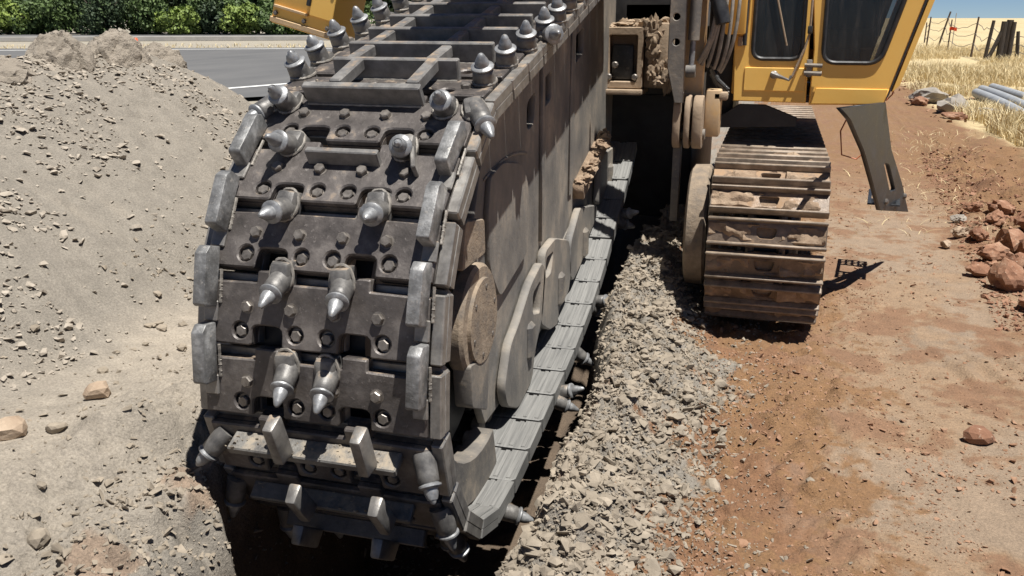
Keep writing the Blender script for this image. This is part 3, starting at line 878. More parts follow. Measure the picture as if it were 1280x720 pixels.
yz_slab('nose_bracket', [rounded([(3.17, 0.95), (3.22, 1.14), (3.46, 1.10), (3.47, 0.95)], 0.02)], -1.215, -1.11, M['dusty2'])
yz_slab('nose_bracket', [rounded([(3.31, 0.50), (3.58, 0.46), (3.54, 0.20), (3.33, 0.30)], 0.02)], -1.21, -1.13, M['bracket'])
ao = [(3.44 + 0.80 * math.cos(a), 0.66 + 0.80 * math.sin(a)) for a in np.linspace(R(212), R(285), 10)]
ai = [(3.44 + 0.60 * math.cos(a), 0.66 + 0.60 * math.sin(a)) for a in np.linspace(R(285), R(212), 10)]
yz_slab('sprocket_rim', [ao + ai], -1.22, -1.12, M['bracket'])
# the roller guards hanging over the lower run
ga = [(3.97, 0.36), (4.12, 0.42), (4.36, 0.56), (4.60, 0.62), (4.68, 0.54), (4.62, 0.30), (4.45, 0.14), (4.40, 0.0), (4.12, -0.05), (3.91, 0.05), (3.86, 0.17)]
gb = [(4.66, 0.66), (4.90, 0.68), (5.28, 0.58), (5.36, 0.38), (5.30, 0.24), (5.03, 0.20), (5.0, 0.12), (4.80, 0.15), (4.58, 0.26)]
gc = [(5.60, 0.72), (6.20, 0.62), (6.17, 0.52), (5.88, 0.45), (5.70, 0.33), (5.42, 0.27), (5.30, 0.36), (5.34, 0.56)]
gd = [(6.3, 0.95), (6.9, 0.95), (6.95, 0.75), (6.6, 0.62), (6.25, 0.60)]
def grow(p, k=0.02): return p
for nm, g, hole in (('roller_guard', ga, [(4.40, 0.38), (4.55, 0.34), (4.56, 0.52), (4.40, 0.49)]), ('roller_guard', gb, [(4.68, 0.50), (4.80, 0.50), (4.86, 0.61), (4.69, 0.61)]), ('roller_guard', gc, None), ('roller_guard', gd, None)):
    lp = [rounded(g, 0.05)]
    if hole: lp.append(rounded(hole, 0.03))
    q = yz_slab(nm, lp, -1.19, -1.145, M['boom'], 0.006)
    cx_ = sum(p[0] for p in g) / len(g); cz_ = sum(p[1] for p in g) / len(g)
    bm = bmesh.new()
    add_box(bm, (-1.155, cx_ + 0.05, cz_ - 0.03), (0.07, 0.10, 0.20), 0.02)
    link('guard_rib', bm_mesh(bm, 'guard_rib'), q, None, M['bracket'])
    bm = bmesh.new()
    add_lathe(bm, [(0.09, -0.09), (0.09, 0.02), (0.07, 0.04)], 18, Matrix.Translation((-1.22, cx_ - 0.2, cz_ - 0.06)) @ Matrix.Rotation(R(90), 4, 'Y'))
    link('guide_roller', bm_mesh(bm, 'guide_roller'), q, None, M['bracket'])

# ----- machine structure above and beside the boom
def part_box(name, c, s, m, bev=0.01, parent=None, rot=None):
    bm = bmesh.new()
    add_box(bm, (0, 0, 0), s, bev, None, None, 2)
    mx = Matrix.Translation(c)
    if rot is not None: mx = mx @ rot
    return link(name, bm_mesh(bm, name), parent or T, mx, m)
part_box('lift_arm', (CX + 0.17, 5.2, 2.62), (0.30, 3.2, 0.20), M['yellowdusty'], 0.02, None, Matrix.Rotation(R(13), 4, 'X'))
part_box('main_frame', (-1.2, 9.0, 1.95), (1.15, 3.4, 1.3), M['black'], 0.03)
part_box('gap_shade_block', (-1.10, 8.9, 1.05), (0.96, 2.6, 1.6), M['black'], 0.03)  # black block added to fill the shaded gap under the machine
part_box('engine_housing', (-0.9, 9.3, 3.0), (2.2, 3.2, 0.9), M['yellow'], 0.04)
part_box('pivot_frame', (-0.90, 8.3, 1.70), (0.56, 2.0, 0.62), M['black'], 0.02)
br = part_box('pivot_bracket', (-0.80, 5.72, 1.66), (0.36, 0.40, 0.34), M['dusty'], 0.02)
xz_slab('bracket_face', [rounded([(-0.985, 1.495), (-0.755, 1.495), (-0.755, 1.845), (-0.985, 1.845)], 0.01), rounded([(-0.955, 1.535), (-0.79, 1.535), (-0.79, 1.80), (-0.955, 1.80)], 0.01)], 5.42, 5.515, M['dusty'], 0.004, br)
part_box('cover_plate', (-0.88, 5.47, 1.645), (0.13, 0.03, 0.20), M['darkplate'], 0.01, br)
for x, z in ((-0.955, 1.56), (-0.80, 1.56), (-0.92, 1.63)):
    bm = bmesh.new()
    add_lathe(bm, [(0.02, 0), (0.02, 0.02), (0.014, 0.025)], 8, Matrix.Translation((x, 5.44, z)) @ Matrix.Rotation(R(90), 4, 'X'))
    link('bolt', bm_mesh(bm, 'bolt'), br, None, M['bolt'])
part_box('bracket_shelf', (-0.88, 5.52, 1.475), (0.26, 0.30, 0.03), M['dusty'], 0.005, br)
part_box('bracket_side', (-0.655, 5.50, 1.70), (0.10, 0.16, 0.34), M['dusty'], 0.02, br)
for k, (x, y_, z, r) in enumerate([(-0.70, 5.45, 1.83, 0.09), (-0.78, 5.5, 1.85, 0.07), (-0.64, 5.46, 1.72, 0.07), (-0.68, 5.44, 1.60, 0.06), (-0.66, 5.42, 1.54, 0.05), (-0.9, 5.55, 1.85, 0.06), (-0.62, 5.5, 1.86, 0.07)]):
    lump('caked_dirt', (x, y_ - 0.01, z), r * 0.55, M['dusty'], br, k + 3, 3, 0.9, (1.2, 0.6, 1.0))
for k in range(26):
    if k < 14: c_ = (random.uniform(-0.98, -0.62), random.uniform(5.44, 5.8), 1.845 + random.uniform(-0.01, 0.02)); q_ = (1.6, 1.6, 0.6)
    else: c_ = (random.uniform(-0.72, -0.60), random.uniform(5.40, 5.46), random.uniform(1.50, 1.85)); q_ = (0.9, 0.5, 1.4)
    lump('caked_dirt', c_, random.uniform(0.02, 0.045), M['dusty'], br, 40 + k, 3, 0.8, q_)
SHIFT = [(br, Matrix.Translation((-1.0, 6.87, 1.61)) @ Matrix.Scale(1.25, 4) @ Matrix.Translation((0.80, -5.5, -1.67)))]  # bracket group enlarged about the camera, pushed back along the line of sight
# tall plate with two lightening holes
xz_slab('holed_plate', [[(-0.655, 3.2), (-0.575, 3.2), (-0.545, 1.38), (-0.60, 1.38), (-0.655, 1.60)], circle(-0.612, 1.90, 0.021), circle(-0.607, 1.75, 0.021)], 5.80, 5.84, M['bracket'])
cl = part_box('mast_column', (-0.525, 6.10, 2.35), (0.15, 0.16, 1.95), M['yellowdusty'], 0.01)
part_box('column_edge', (-0.595, 6.0, 2.35), (0.02, 0.10, 1.95), M['bracket'], 0.004, cl)
part_box('lower_plate', (-0.585, 6.02, 0.86), (0.05, 0.10, 0.55), M['bracket'], 0.004, cl)
cy = None
bm = bmesh.new()
add_tube(bm, [(-0.50, 5.92, 2.4), (-0.512, 5.92, 1.76)], 0.036, 14)
cy = link('hydraulic_cylinder', bm_mesh(bm, 'hydraulic_cylinder', True), T, None, M['bracket'])
bm = bmesh.new()
add_tube(bm, [(-0.512, 5.92, 1.77), (-0.52, 5.92, 1.58)], 0.018, 12)
link('piston_rod', bm_mesh(bm, 'piston_rod', True), cy, None, M['steel'])
bm = bmesh.new()
add_tube(bm, [(-0.55, 5.92, 1.57), (-0.49, 5.92, 1.57)], 0.04, 14)
link('rod_eye', bm_mesh(bm, 'rod_eye', True), cy, None, M['bracket'])
for x, wd in ((-0.585, 0.045), (-0.52, 0.035), (-0.455, 0.06)):
    yz_slab('clevis_lug', [rounded([(5.82, 1.08), (6.12, 1.08), (6.12, 1.42), (5.82, 1.42)], 0.12)], x - wd / 2, x + wd / 2, M['dusty'], 0.006)
bm = bmesh.new()
add_tube(bm, [(-0.62, 5.97, 1.17), (-0.41, 5.97, 1.17)], 0.035, 14)
link('clevis_pin', bm_mesh(bm, 'clevis_pin', True), T, None, M['bracket'])
part_box('hinge_block', (-0.375, 6.08, 1.30), (0.10, 0.14, 0.30), M['yellowdusty'], 0.012)
part_box('hinge_block', (-0.33, 6.06, 1.41), (0.09, 0.10, 0.05), M['dusty'], 0.01)
# hydraulic hoses
for k in range(7):
    x = -0.435 + 0.022 * k
    pts = []
    for t in np.linspace(0, 1, 14):
        ang = t * math.pi * 0.95
        pts.append((x + 0.02 * math.sin(3 * t + k) - 0.10 * t * t + 0.05, 6.0 - 0.07 * math.sin(ang) + 0.01 * k, 2.25 - 0.62 * math.sin(math.pi * (0.15 + 0.35 * t)) * (t ** 0.5) - 0.012 * k * t))
    bm = bmesh.new()
    add_tube(bm, pts, 0.0115, 8)
    link('hydraulic_hose', bm_mesh(bm, 'hydraulic_hose', True), T, None, M['hose'])
bm = bmesh.new()
add_tube(bm, [(-0.42, 5.95, 2.4), (-0.40, 5.94, 2.05), (-0.36, 5.93, 1.95), (-0.335, 5.92, 1.86)], [0.05, 0.045, 0.05, 0.045], 12)
link('hose_sleeve', bm_mesh(bm, 'hose_sleeve', True), T, None, M['rubber'])
for k in range(3):
    bm = bmesh.new()
    add_tube(bm, [(-0.42, 6.4, 1.58 - 0.03 * k), (-0.36, 6.2, 1.50 - 0.02 * k), (-0.29, 6.15, 1.44 - 0.02 * k)], 0.014, 8)
    link('hydraulic_hose', bm_mesh(bm, 'hydraulic_hose', True), T, None, M['pad'] if k == 1 else M['rubber'])
def carry(o, k):
    WM[o] = k @ WM[o]
    if o.parent == T:
        o.matrix_basis = WM[o]
for o, k in SHIFT:
    carry(o, k)
    for c_ in o.children:          # children follow their part
        WM[c_] = k @ WM[c_]
part_box('post_cover', (-0.275, 6.27, 2.45), (0.13, 0.14, 1.32), M['yellow'], 0.012)
part_box('shade_backdrop', (-0.36, 6.9, 1.8), (0.2, 0.9, 1.2), M['black'], 0.02)  # solid black backdrop put in for the shade between column and cab

# ----- cab
Yc = 6.30
cab_l = xz_slab('cab_door', [[(-0.262, 1.36), (0.205, 1.355), (0.155, 3.2), (-0.20, 3.2), (-0.20, 1.80), (-0.28, 1.78)], rounded([(-0.16, 3.0), (-0.158, 1.635), (0.155, 1.635), (0.135, 3.0)], [0.05, 0.075, 0.075, 0.05], 6)], Yc, Yc + 0.05, M['yellow'], 0.006)
xz_slab('door_skin', [rounded([(-0.20, 1.43), (0.19, 1.43), (0.185, 1.58), (-0.20, 1.58)], 0.01)], Yc - 0.007, Yc + 0.001, M['yellow'], 0.003, cab_l)
gl = rounded([(-0.16, 3.0), (-0.158, 1.635), (0.155, 1.635), (0.135, 3.0)], [0.05, 0.075, 0.075, 0.05], 6)
def window(par, loop, name='window'):
    wd = xz_slab(name, [loop], Yc + 0.018, Yc + 0.026, M['glass'], 0.0, par)
    bm = bmesh.new()
    add_tube(bm, [(p[0], Yc + 0.002, p[1]) for p in loop], 0.014, 8, True)
    link('window_seal', bm_mesh(bm, 'window_seal', True), par, None, M['rubber'])
    return wd
w1 = window(cab_l, gl)
bm = bmesh.new()
add_tube(bm, [(-0.05, Yc + 0.006, 2.10), (0.055, Yc + 0.004, 1.72)], 0.006, 6)
link('wiper_arm', bm_mesh(bm, 'wiper_arm'), cab_l, None, M['dusty'])
cab_r = xz_slab('cab_panel', [[(0.225, 1.345), (0.685, 1.355), (1.17, 3.2), (0.19, 3.2), (0.195, 2.0), (0.225, 1.70)], rounded([(0.26, 3.0), (0.285, 1.615), (0.635, 1.615), (1.0, 3.0)], [0.05, 0.085, 0.085, 0.05], 6)], Yc + 0.004, Yc + 0.055, M['yellow'], 0.006)
xz_slab('lower_skirt', [[(0.235, 1.352), (0.682, 1.36), (0.705, 1.455), (0.26, 1.455)]], Yc - 0.006, Yc + 0.003, M['yellow'], 0.004, cab_r)
w2 = window(cab_r, rounded([(0.26, 3.0), (0.285, 1.615), (0.635, 1.615), (1.0, 3.0)], [0.05, 0.085, 0.085, 0.05], 6))
# side wall of the cab, front shell and roof
bm = bmesh.new()
def quadbox(bm, lo, hi):
    a = [bm.verts.new(p) for p in lo]; b = [bm.verts.new(p) for p in hi]
    bm.faces.new(a[::-1]); bm.faces.new(b)
    n = len(a)
    for i in range(n):
        j = (i + 1) % n
        bm.faces.new((a[i], a[j], b[j], b[i]))
quadbox(bm, [(0.70, Yc + 0.06, 1.45), (0.725, Yc + 0.06, 1.45), (1.195, Yc + 0.06, 3.2), (1.17, Yc + 0.06, 3.2)], [(0.70, Yc + 1.5, 1.45), (0.725, Yc + 1.5, 1.45), (1.195, Yc + 1.5, 3.2), (1.17, Yc + 1.5, 3.2)])
sw = link('cab_side', bm_mesh(bm, 'cab_side'), T, None, M['yellow'])
bm = bmesh.new()
quadbox(bm, [(0.688, Yc + 0.008, 1.37), (0.712, Yc + 0.008, 1.42), (1.19, Yc + 0.008, 3.2), (1.172, Yc + 0.008, 3.2)], [(0.688, Yc + 0.06, 1.37), (0.712, Yc + 0.06, 1.42), (1.19, Yc + 0.06, 3.2), (1.172, Yc + 0.06, 3.2)])
link('edge_seal', bm_mesh(bm, 'edge_seal'), cab_r, None, M['rubber'])
bm = bmesh.new()
quadbox(bm, [(0.725, Yc - 0.01, 1.44), (0.765, Yc - 0.01, 1.48), (1.235, Yc - 0.01, 3.2), (1.193, Yc - 0.01, 3.2)], [(0.725, Yc + 0.10, 1.44), (0.765, Yc + 0.10, 1.48), (1.235, Yc + 0.10, 3.2), (1.193, Yc + 0.10, 3.2)])
link('corner_trim', bm_mesh(bm, 'corner_trim'), cab_r, None, M['yellow'])
part_box('cab_floor', (0.21, 7.1, 1.375), (0.9, 1.5, 0.04), M['black'], 0.005)
xz_slab('cab_wall', [[(-0.26, 1.40), (0.66, 1.40), (1.12, 3.2), (-0.26, 3.2)]], 7.75, 7.80, M['yellow'], 0.004)
part_box('cab_wall', (-0.26, 7.1, 2.3), (0.04, 1.5, 1.8), M['yellow'], 0.01)
part_box('cab_roof', (0.5, 7.05, 3.25), (1.55, 1.7, 0.10), M['yellow'], 0.03)
seat = part_box('driver_seat', (0.42, 7.15, 1.75), (0.46, 0.44, 0.14), M['rubber'], 0.04)
part_box('seat_back', (0.42, 6.92, 2.12), (0.44, 0.12, 0.62), M['rubber'], 0.05, seat)
part_box('seat_base', (0.42, 7.15, 1.54), (0.30, 0.30, 0.30), M['black'], 0.02, seat)
part_box('control_console', (0.0, 7.3, 1.75), (0.22, 0.6, 0.65), M['darkplate'], 0.03)
part_box('dashboard', (0.35, 7.66, 1.95), (0.8, 0.14, 0.4), M['darkplate'], 0.03)
# hinge bar, lever and latch between the two panels
for z in (1.55, 1.60):
    bm = bmesh.new()
    add_tube(bm, [(0.175, Yc - 0.03, z), (0.285, Yc - 0.03, z - 0.003)], 0.013 if z > 1.57 else 0.016, 10)
    link('hinge_pin', bm_mesh(bm, 'hinge_pin', True), cab_l, None, M['bracket'])
part_box('hinge_plate', (0.205, Yc - 0.02, 1.58), (0.035, 0.03, 0.11), M['bracket'], 0.006, cab_l)
bm = bmesh.new()
add_lathe(bm, [(0.026, 0.0), (0.026, 0.02), (0.012, 0.03), (0.012, 0.06)], 14, Matrix.Translation((-0.01, Yc - 0.004, 1.535)) @ Matrix.Rotation(R(90), 4, 'X'))
add_tube(bm, [(-0.03, Yc - 0.06, 1.548), (0.0, Yc - 0.062, 1.535), (0.05, Yc - 0.055, 1.518), (0.085, Yc - 0.045, 1.505), (0.10, Yc - 0.04, 1.53)], [0.016, 0.018, 0.01, 0.009, 0.012], 10)
link('door_handle', bm_mesh(bm, 'door_handle', True), cab_l, None, M['pad'])
bm = bmesh.new()
add_tube(bm, [(0.105, Yc - 0.04, 1.53), (0.13, Yc - 0.04, 1.60), (0.165, Yc - 0.035, 1.70), (0.19, Yc - 0.03, 1.80), (0.185, Yc - 0.03, 2.3)], 0.008, 8)
link('latch_rod', bm_mesh(bm, 'latch_rod', True), cab_l, None, M['dusty'])
part_box('latch', (0.19, Yc - 0.03, 1.82), (0.03, 0.03, 0.05), M['rubber'], 0.006, cab_l)
bm = bmesh.new()
add_tube(bm, [(-0.215, Yc - 0.012, 3.1), (-0.212, Yc - 0.012, 1.72)], 0.014, 8)
link('door_seal', bm_mesh(bm, 'door_seal', True), cab_l, None, M['rubber'])
part_box('door_stop', (-0.24, Yc - 0.02, 1.745), (0.03, 0.04, 0.06), M['dusty'], 0.006, cab_l)
xz_slab('under_cab_plate', [[(-0.36, 1.24), (-0.22, 1.335), (-0.05, 1.335), (0.16, 1.255), (0.16, 1.195), (-0.35, 1.175)]], 6.34, 6.38, M['black'], 0.003)  # black colour imitates the shade the cab throws on this plate

# ----- ladder hanging below the cab
la = Vector((0.754, 6.5)); lb = Vector((1.087, 7.5)); ld = (lb - la).normalized()
ln = Vector((ld.y, -ld.x))
lmx = Matrix(((ld.x, 0, ln.x, la.x), (ld.y, 0, ln.y, la.y), (0, 1, 0, 0), (0, 0, 0, 1)))
me = slab('ladder_plate', [[(-1.25, 1.42), (-0.17, 1.37), (0.17, 1.03), (0.665, 0.727), (1.068, 0.43), (0.055, 0.618), (-0.305, 0.89), (-0.59, 1.10), (-1.0, 1.33)],
                           rounded([(-0.01, 0.955), (0.16, 0.925), (0.47, 0.70), (0.29, 0.715)], 0.04)], -0.03, 0.0, 0.003)
lp_ = link('ladder_plate', me, T, lmx, M['darkplate'])
tm = slab('ladder_tread', [[(-0.30, -0.11), (0.30, -0.11), (0.30, 0.11), (-0.30, 0.11)], [(-0.10, -0.085), (0.09, -0.085), (0.09, 0.085), (-0.10, 0.085)]] +
          [circle(x, y2, 0.018, 6) for x in (-0.26, -0.21, -0.16, 0.14, 0.20, 0.26) for y2 in (-0.07, -0.024, 0.024, 0.07)], -0.006, 0.006, 0.0)
link('ladder_tread', tm, lp_, Matrix.Translation((0.855, 7.16, 0.60)) @ Matrix.Rotation(math.atan2(0.95, 0.10), 4, 'Z'), M['darkplate'])
for s_, z0 in ((0.80, 0.60), (0.18, 0.66)):
    bm = bmesh.new()
    add_lathe(bm, [(0.022, 0.0), (0.022, 0.012), (0.012, 0.02)], 8, lmx @ Matrix.Translation((s_, z0, 0.0)))
    link('bolt', bm_mesh(bm, 'bolt'), lp_, None, M['bolt'])
bm = bmesh.new()
add_tube(bm, [(0.62, 7.4, 1.33), (0.52, 7.45, 1.05), (0.55, 7.5, 0.86), (0.66, 7.5, 0.83), (0.75, 7.5, 0.92), (0.70, 7.5, 1.05), (0.66, 7.48, 1.25)], 0.006, 8)
link('orange_hose', bm_mesh(bm, 'orange_hose', True), T, None, mat('faded_orange_hose', (0.45, 0.13, 0.06), (0.55, 0.2, 0.1), scale=8, rough=0.6))
bm = bmesh.new()
add_tube(bm, [(0.70, Yc + 0.05, 1.38), (0.735, Yc + 0.05, 1.42), (0.765, Yc + 0.05, 1.60), (0.79, Yc + 0.05, 1.72)], 0.005, 6)
link('orange_hose', bm_mesh(bm, 'orange_hose', True), T, None, bpy.data.materials['faded_orange_hose'])

# ----- crawler track
TC = (5.86, 0.535); TRAD = 0.475
tx0, tx1 = -0.32, 0.365
pitch = 0.195
loop = []
s = 0.0
def track_pt(s):
    """arclength 0 at the lowest point of the idler, going up its face and back along the top"""
    c = math.pi * TRAD
    if s < 0: return (TC[0] - s, TC[1] - TRAD, 0)
    if s <= c:
        a = s / TRAD
        return (TC[0] - TRAD * math.sin(a), TC[1] - TRAD * math.cos(a), a)
    return (TC[0] + (s - c), TC[1] + TRAD, math.pi)
W_ = tx1 - tx0
def shoe_mesh():
    hw = W_ / 2; h = pitch / 2 - 0.012
    hole = rounded([(-0.062, -0.032), (0.062, -0.032), (0.045, 0.032), (-0.045, 0.032)], 0.02)
    return slab('track_shoe', [[(-hw, -h), (-0.13, -h), (-0.125, -h + 0.012), (-0.07, -h + 0.012), (-0.065, -h), (0.065, -h), (0.07, -h + 0.012), (0.125, -h + 0.012), (0.13, -h), (hw, -h), (hw, h), (-hw, h)], hole], -0.012, 0.012, 0.002)
SHOE = shoe_mesh(); SHOE.materials.append(M['track'])
def gr_mesh():
    bm = bmesh.new()
    for yo, hh in ((-pitch / 2 + 0.024, 0.042), (pitch / 2 - 0.024, 0.042)):
        add_box(bm, (0, yo, 0.010 + hh / 2), (W_ + 0.002, 0.026, hh), 0.005, None, (1.0, 0.6))
    return bm_mesh(bm, 'grouser')
GRS = gr_mesh(); GRS.materials.append(M['grouser'])
def lnk_mesh():
    bm = bmesh.new()
    for x in (-0.09, 0.09):
        add_box(bm, (x, 0, -0.05), (0.05, pitch + 0.02, 0.07), 0.015)
    return bm_mesh(bm, 'track_link')
LNK = lnk_mesh(); LNK.materials.append(M['track'])
for k in range(-3, 26):
    sc = 0.10 + k * pitch
    y_, z, a = track_pt(sc)
    d = Vector((0, -math.cos(a), math.sin(a))); n = Vector((0, -math.sin(a), -math.cos(a)))
    mx = Matrix.Identity(4)
    mx.col[0][:3] = (1, 0, 0); mx.col[1][:3] = -d; mx.col[2][:3] = n; mx.col[3][:3] = ((tx0 + tx1) / 2, y_, z)
    jig = Matrix.Rotation(random.uniform(-.012, .012), 4, 'X')
    sh = link('track_shoe', SHOE, T, mx @ jig)
    link('grouser', GRS, sh, mx @ jig)
    link('track_link', LNK, sh, mx @ jig)
    if 0 <= k <= 14:
        gxn, gyn = 34, 9
        bm = bmesh.new()
        g = []
        for a_ in range(gxn):
            row = []
            for b_ in range(gyn):
                x = -0.335 + 0.67 * a_ / (gxn - 1); y2 = -0.060 + 0.12 * b_ / (gyn - 1)
                hgt = 0.016 + 0.050 * (mnoise.fractal(Vector((x * 7 + k * 3.1, y2 * 9, k * 1.7)), 0.7, 2.0, 5) * 0.8 + 0.02)
                if abs(x) < 0.075 and abs(y2) < 0.045: hgt = -0.02
                row.append(bm.verts.new((x, y2, hgt - 0.02 * (abs(b_ - 4) == 4))))
            g.append(row)
        for a_ in range(gxn - 1):
            for b_ in range(gyn - 1):
                bm.faces.new((g[a_][b_], g[a_ + 1][b_], g[a_ + 1][b_ + 1], g[a_][b_ + 1]))
        link('packed_dirt', bm_mesh(bm, 'packed_dirt', True), sh, mx @ jig, M['packed'])
part_box('track_frame', (0.02, 8.2, 0.53), (0.42, 4.6, 0.55), M['black'], 0.03)
bm = bmesh.new()
add_lathe(bm, [(0.40, -0.16), (0.42, -0.14), (0.42, 0.14), (0.40, 0.16)], 32, Matrix.Translation((0.02, TC[0], TC[1])) @ Matrix.Rotation(R(90), 4, 'Y'))
link('idler_wheel', bm_mesh(bm, 'idler_wheel'), T, None, M['black'])
bm = bmesh.new()
add_lathe(bm, [(0.10, -0.075), (0.37, -0.07), (0.395, -0.055), (0.40, 0.05), (0.38, 0.065), (0.10, 0.07)], 48, Matrix.Translation((-0.41, 5.97, 0.575)) @ Matrix.Rotation(R(90), 4, 'Y'))
hb = link('hub_cover', bm_mesh(bm, 'hub_cover'), T, None, M['dusty2'])
# conveyor end on the far side of the boom
crot = Matrix.Rotation(R(15), 4, 'Y')
cv = part_box('conveyor_end', (-2.93, 5.75, 2.225), (0.44, 0.45, 0.86), M['yellow'], 0.01, None, crot)
base_c = Matrix.Translation((-2.93, 5.75, 2.225)) @ crot
box_part('conveyor_lip', cv, base_c, (0.0, -0.225, -0.405), (0.445, 0.03, 0.035), 0.004, M['yellowdusty'])
box_part('conveyor_panel', cv, base_c, (0.14, -0.235, 0.05), (0.17, 0.02, 0.72), 0.004, M['yellow'])
for lx_, lz_ in ((-0.19, -0.36), (-0.19, 0.0), (0.02, -0.36), (0.20, -0.36), (0.20, -0.10), (0.02, -0.10)):
    link('bolt', BOLT, cv, base_c @ Matrix.Translation((lx_, -0.232 if lx_ < 0.03 else -0.247, lz_)) @ Matrix.Rotation(R(90), 4, 'X') @ Matrix.Diagonal((0.6, 0.6, 0.6, 1)))
box_part('latch', cv, base_c, (0.045, -0.245, -0.22), (0.03, 0.03, 0.07), 0.005, M['rubber'])
box_part('rib', cv, base_c, (-0.08, -0.235, -0.315), (0.25, 0.022, 0.018), 0.003, M['yellowdusty'])
bm = bmesh.new()
add_lathe(bm, [(0.028, 0), (0.028, 0.006), (0.016, 0.006), (0.014, 0.0)], 16, base_c @ Matrix.Translation((-0.10, -0.226, -0.20)) @ Matrix.Rotation(R(90), 4, 'X'))
link('bolt_ring', bm_mesh(bm, 'bolt_ring'), cv, None, M['rubber'])

# ================================================================= STONES
def rotm(n, rng, tilt=0.5):
    yaw = rng.uniform(0, 2 * np.pi, n); ax = rng.normal(0, tilt, n); ay = rng.normal(0, tilt, n)
    cz, sz = np.cos(yaw), np.sin(yaw); cx, sx = np.cos(ax), np.sin(ax); cy_, sy = np.cos(ay), np.sin(ay)
    Rz = np.zeros((n, 3, 3)); Rz[:, 0, 0] = cz; Rz[:, 0, 1] = -sz; Rz[:, 1, 0] = sz; Rz[:, 1, 1] = cz; Rz[:, 2, 2] = 1
    Rx = np.zeros((n, 3, 3)); Rx[:, 0, 0] = 1; Rx[:, 1, 1] = cx; Rx[:, 1, 2] = -sx; Rx[:, 2, 1] = sx; Rx[:, 2, 2] = cx
    Ry = np.zeros((n, 3, 3)); Ry[:, 1, 1] = 1; Ry[:, 0, 0] = cy_; Ry[:, 0, 2] = sy; Ry[:, 2, 0] = -sy; Ry[:, 2, 2] = cy_
    return Rz @ Rx @ Ry

def scatter(name, xs, ys, rs, m, label, sink=0.15, tilt=0.45, lift=0.0):
    zs = height(xs, ys) + rs * (0.45 - sink) + lift
    n = len(xs)
    Rm = rotm(n, RNG, tilt)
    which = RNG.integers(0, len(PRO), n)
    Vs = []; Fs = []; off = 0
    for k, (pv, pf) in enumerate(PRO):
        ii = np.where(which == k)[0]
        if len(ii) == 0: continue
        v = np.einsum('nij,vj->nvi', Rm[ii], pv) * rs[ii][:, None, None] + np.stack([xs[ii], ys[ii], zs[ii]], 1)[:, None, :]
        f = pf[None] + (np.arange(len(ii)) * len(pv))[:, None, None] + off
        Vs.append(v.reshape(-1, 3)); Fs.append(f.reshape(-1, 3)); off += len(ii) * len(pv)
    me = np_mesh(name, np.concatenate(Vs), np.concatenate(Fs))
    return tag(link(name, me, None, None, m), label, 'gravel', None, 'stuff')

def spread_y(n, a, b, p=1.6):
    u = RNG.uniform(0, 1, n)
    return a + (b - a) * u ** p
# windrow along the trench
n = 24000
ys = spread_y(n, 1.9, 9.0, 1.35)
xl_, xr_ = edges(ys * 0, ys)
u = RNG.beta(1.5, 1.8, n)
xs = xr_ - 0.02 + u * (0.60 + 0.12 * sstep(2.6, 4.2, ys)) + RNG.normal(0, 0.03, n)
rs = lnr(n, 0.0115, 0.62, 0.004, 0.045)
scatter('gravel', xs, ys, rs, M['gravel'], 'grey-tan broken rock heaped beside the trench', 0.3)
n = 16000
ys = spread_y(n, 1.9, 8.0, 1.3); xl_, xr_ = edges(ys * 0, ys)
xs = xr_ + RNG.beta(1.3, 1.4, n) * 0.72; rs = lnr(n, 0.0050, 0.45, 0.002, 0.011)
scatter('gravel', xs, ys, rs, M['gravel'], 'fine grit between the broken stones of the heap', 0.0, 0.5, 0.004)
n = 1800
ys = spread_y(n, 1.9, 8.0); xs = -0.15 + np.abs(RNG.normal(0, 0.20, n)); rs = lnr(n, 0.008, 0.5, 0.003, 0.022)
scatter('gravel', xs, ys, rs, M['gravel'], 'small stray stones on the red dirt beside the heap')
# crumbs on the red dirt and path
n = 24000
ys = spread_y(n, 2.2, 14, 1.6); xs = RNG.uniform(-0.25, 3.4, n) ** 1.0 * (0.6 + ys / 14); k = (fbm(xs, ys, 2.0, 4, 211, 0.6) + 0.35 * (xs < 0.45) > RNG.uniform(-0.2, 0.35, n)); xs = xs[k]; ys = ys[k]; n = len(xs); rs = lnr(n, 0.0066, 0.65, 0.002, 0.028)
M['redcrumb'] = mat('red_dirt_crumb', (0.22, 0.115, 0.062), (0.36, 0.22, 0.14), scale=9, rough=0.95, bump=0.4, rvar=0.03)
scatter('dirt_crumbs', xs, ys, rs, M['redcrumb'], 'small lumps of red-brown dirt over the track')
n = 14000
ys = spread_y(n, 2.2, 7, 1.3); xs = RNG.uniform(-0.3, 0.9, n); k = fbm(xs, ys, 2.5, 4, 213, 0.6) > RNG.uniform(-0.3, 0.3, n)
xs = xs[k]; ys = ys[k]; rs = lnr(len(xs), 0.0048, 0.5, 0.0018, 0.013)
scatter('dirt_crumbs', xs, ys, rs, M['redcrumb'], 'fine red dirt crumbs beside the gravel heap')
# left shelf rubble and pile rubble
n = 5200
ys = spread_y(n, 1.4, 6.0, 1.5); xl_, _ = edges(ys * 0, ys)
xs = xl_ + RNG.normal(0.08, 0.17, n); rs = lnr(n, 0.010, 0.6, 0.004, 0.034)
scatter('gravel', xs, ys, rs, M['gravel'], 'crumbled edge of the trench beside the shelf', 0.15)
n = 3600
ys = spread_y(n, 1.6, 7.5, 1.3); xs = -2.98 + RNG.normal(0, 0.22, n); cl_ = fbm(xs, ys, 1.3, 3, 201)
k = cl_ > -0.12
rs = lnr(n, 0.013, 0.55, 0.004, 0.04)
scatter('gravel', xs[k], ys[k], rs[k], M['gravel'], 'stones along the foot of the spoil bank', 0.15)
n = 16000
ys = RNG.uniform(1.0, 8.6, n); xs = RNG.uniform(-5.1, -3.0, n); cl_ = fbm(xs * 0.8, ys * 1.4, 1.5, 4, 202, 0.6)
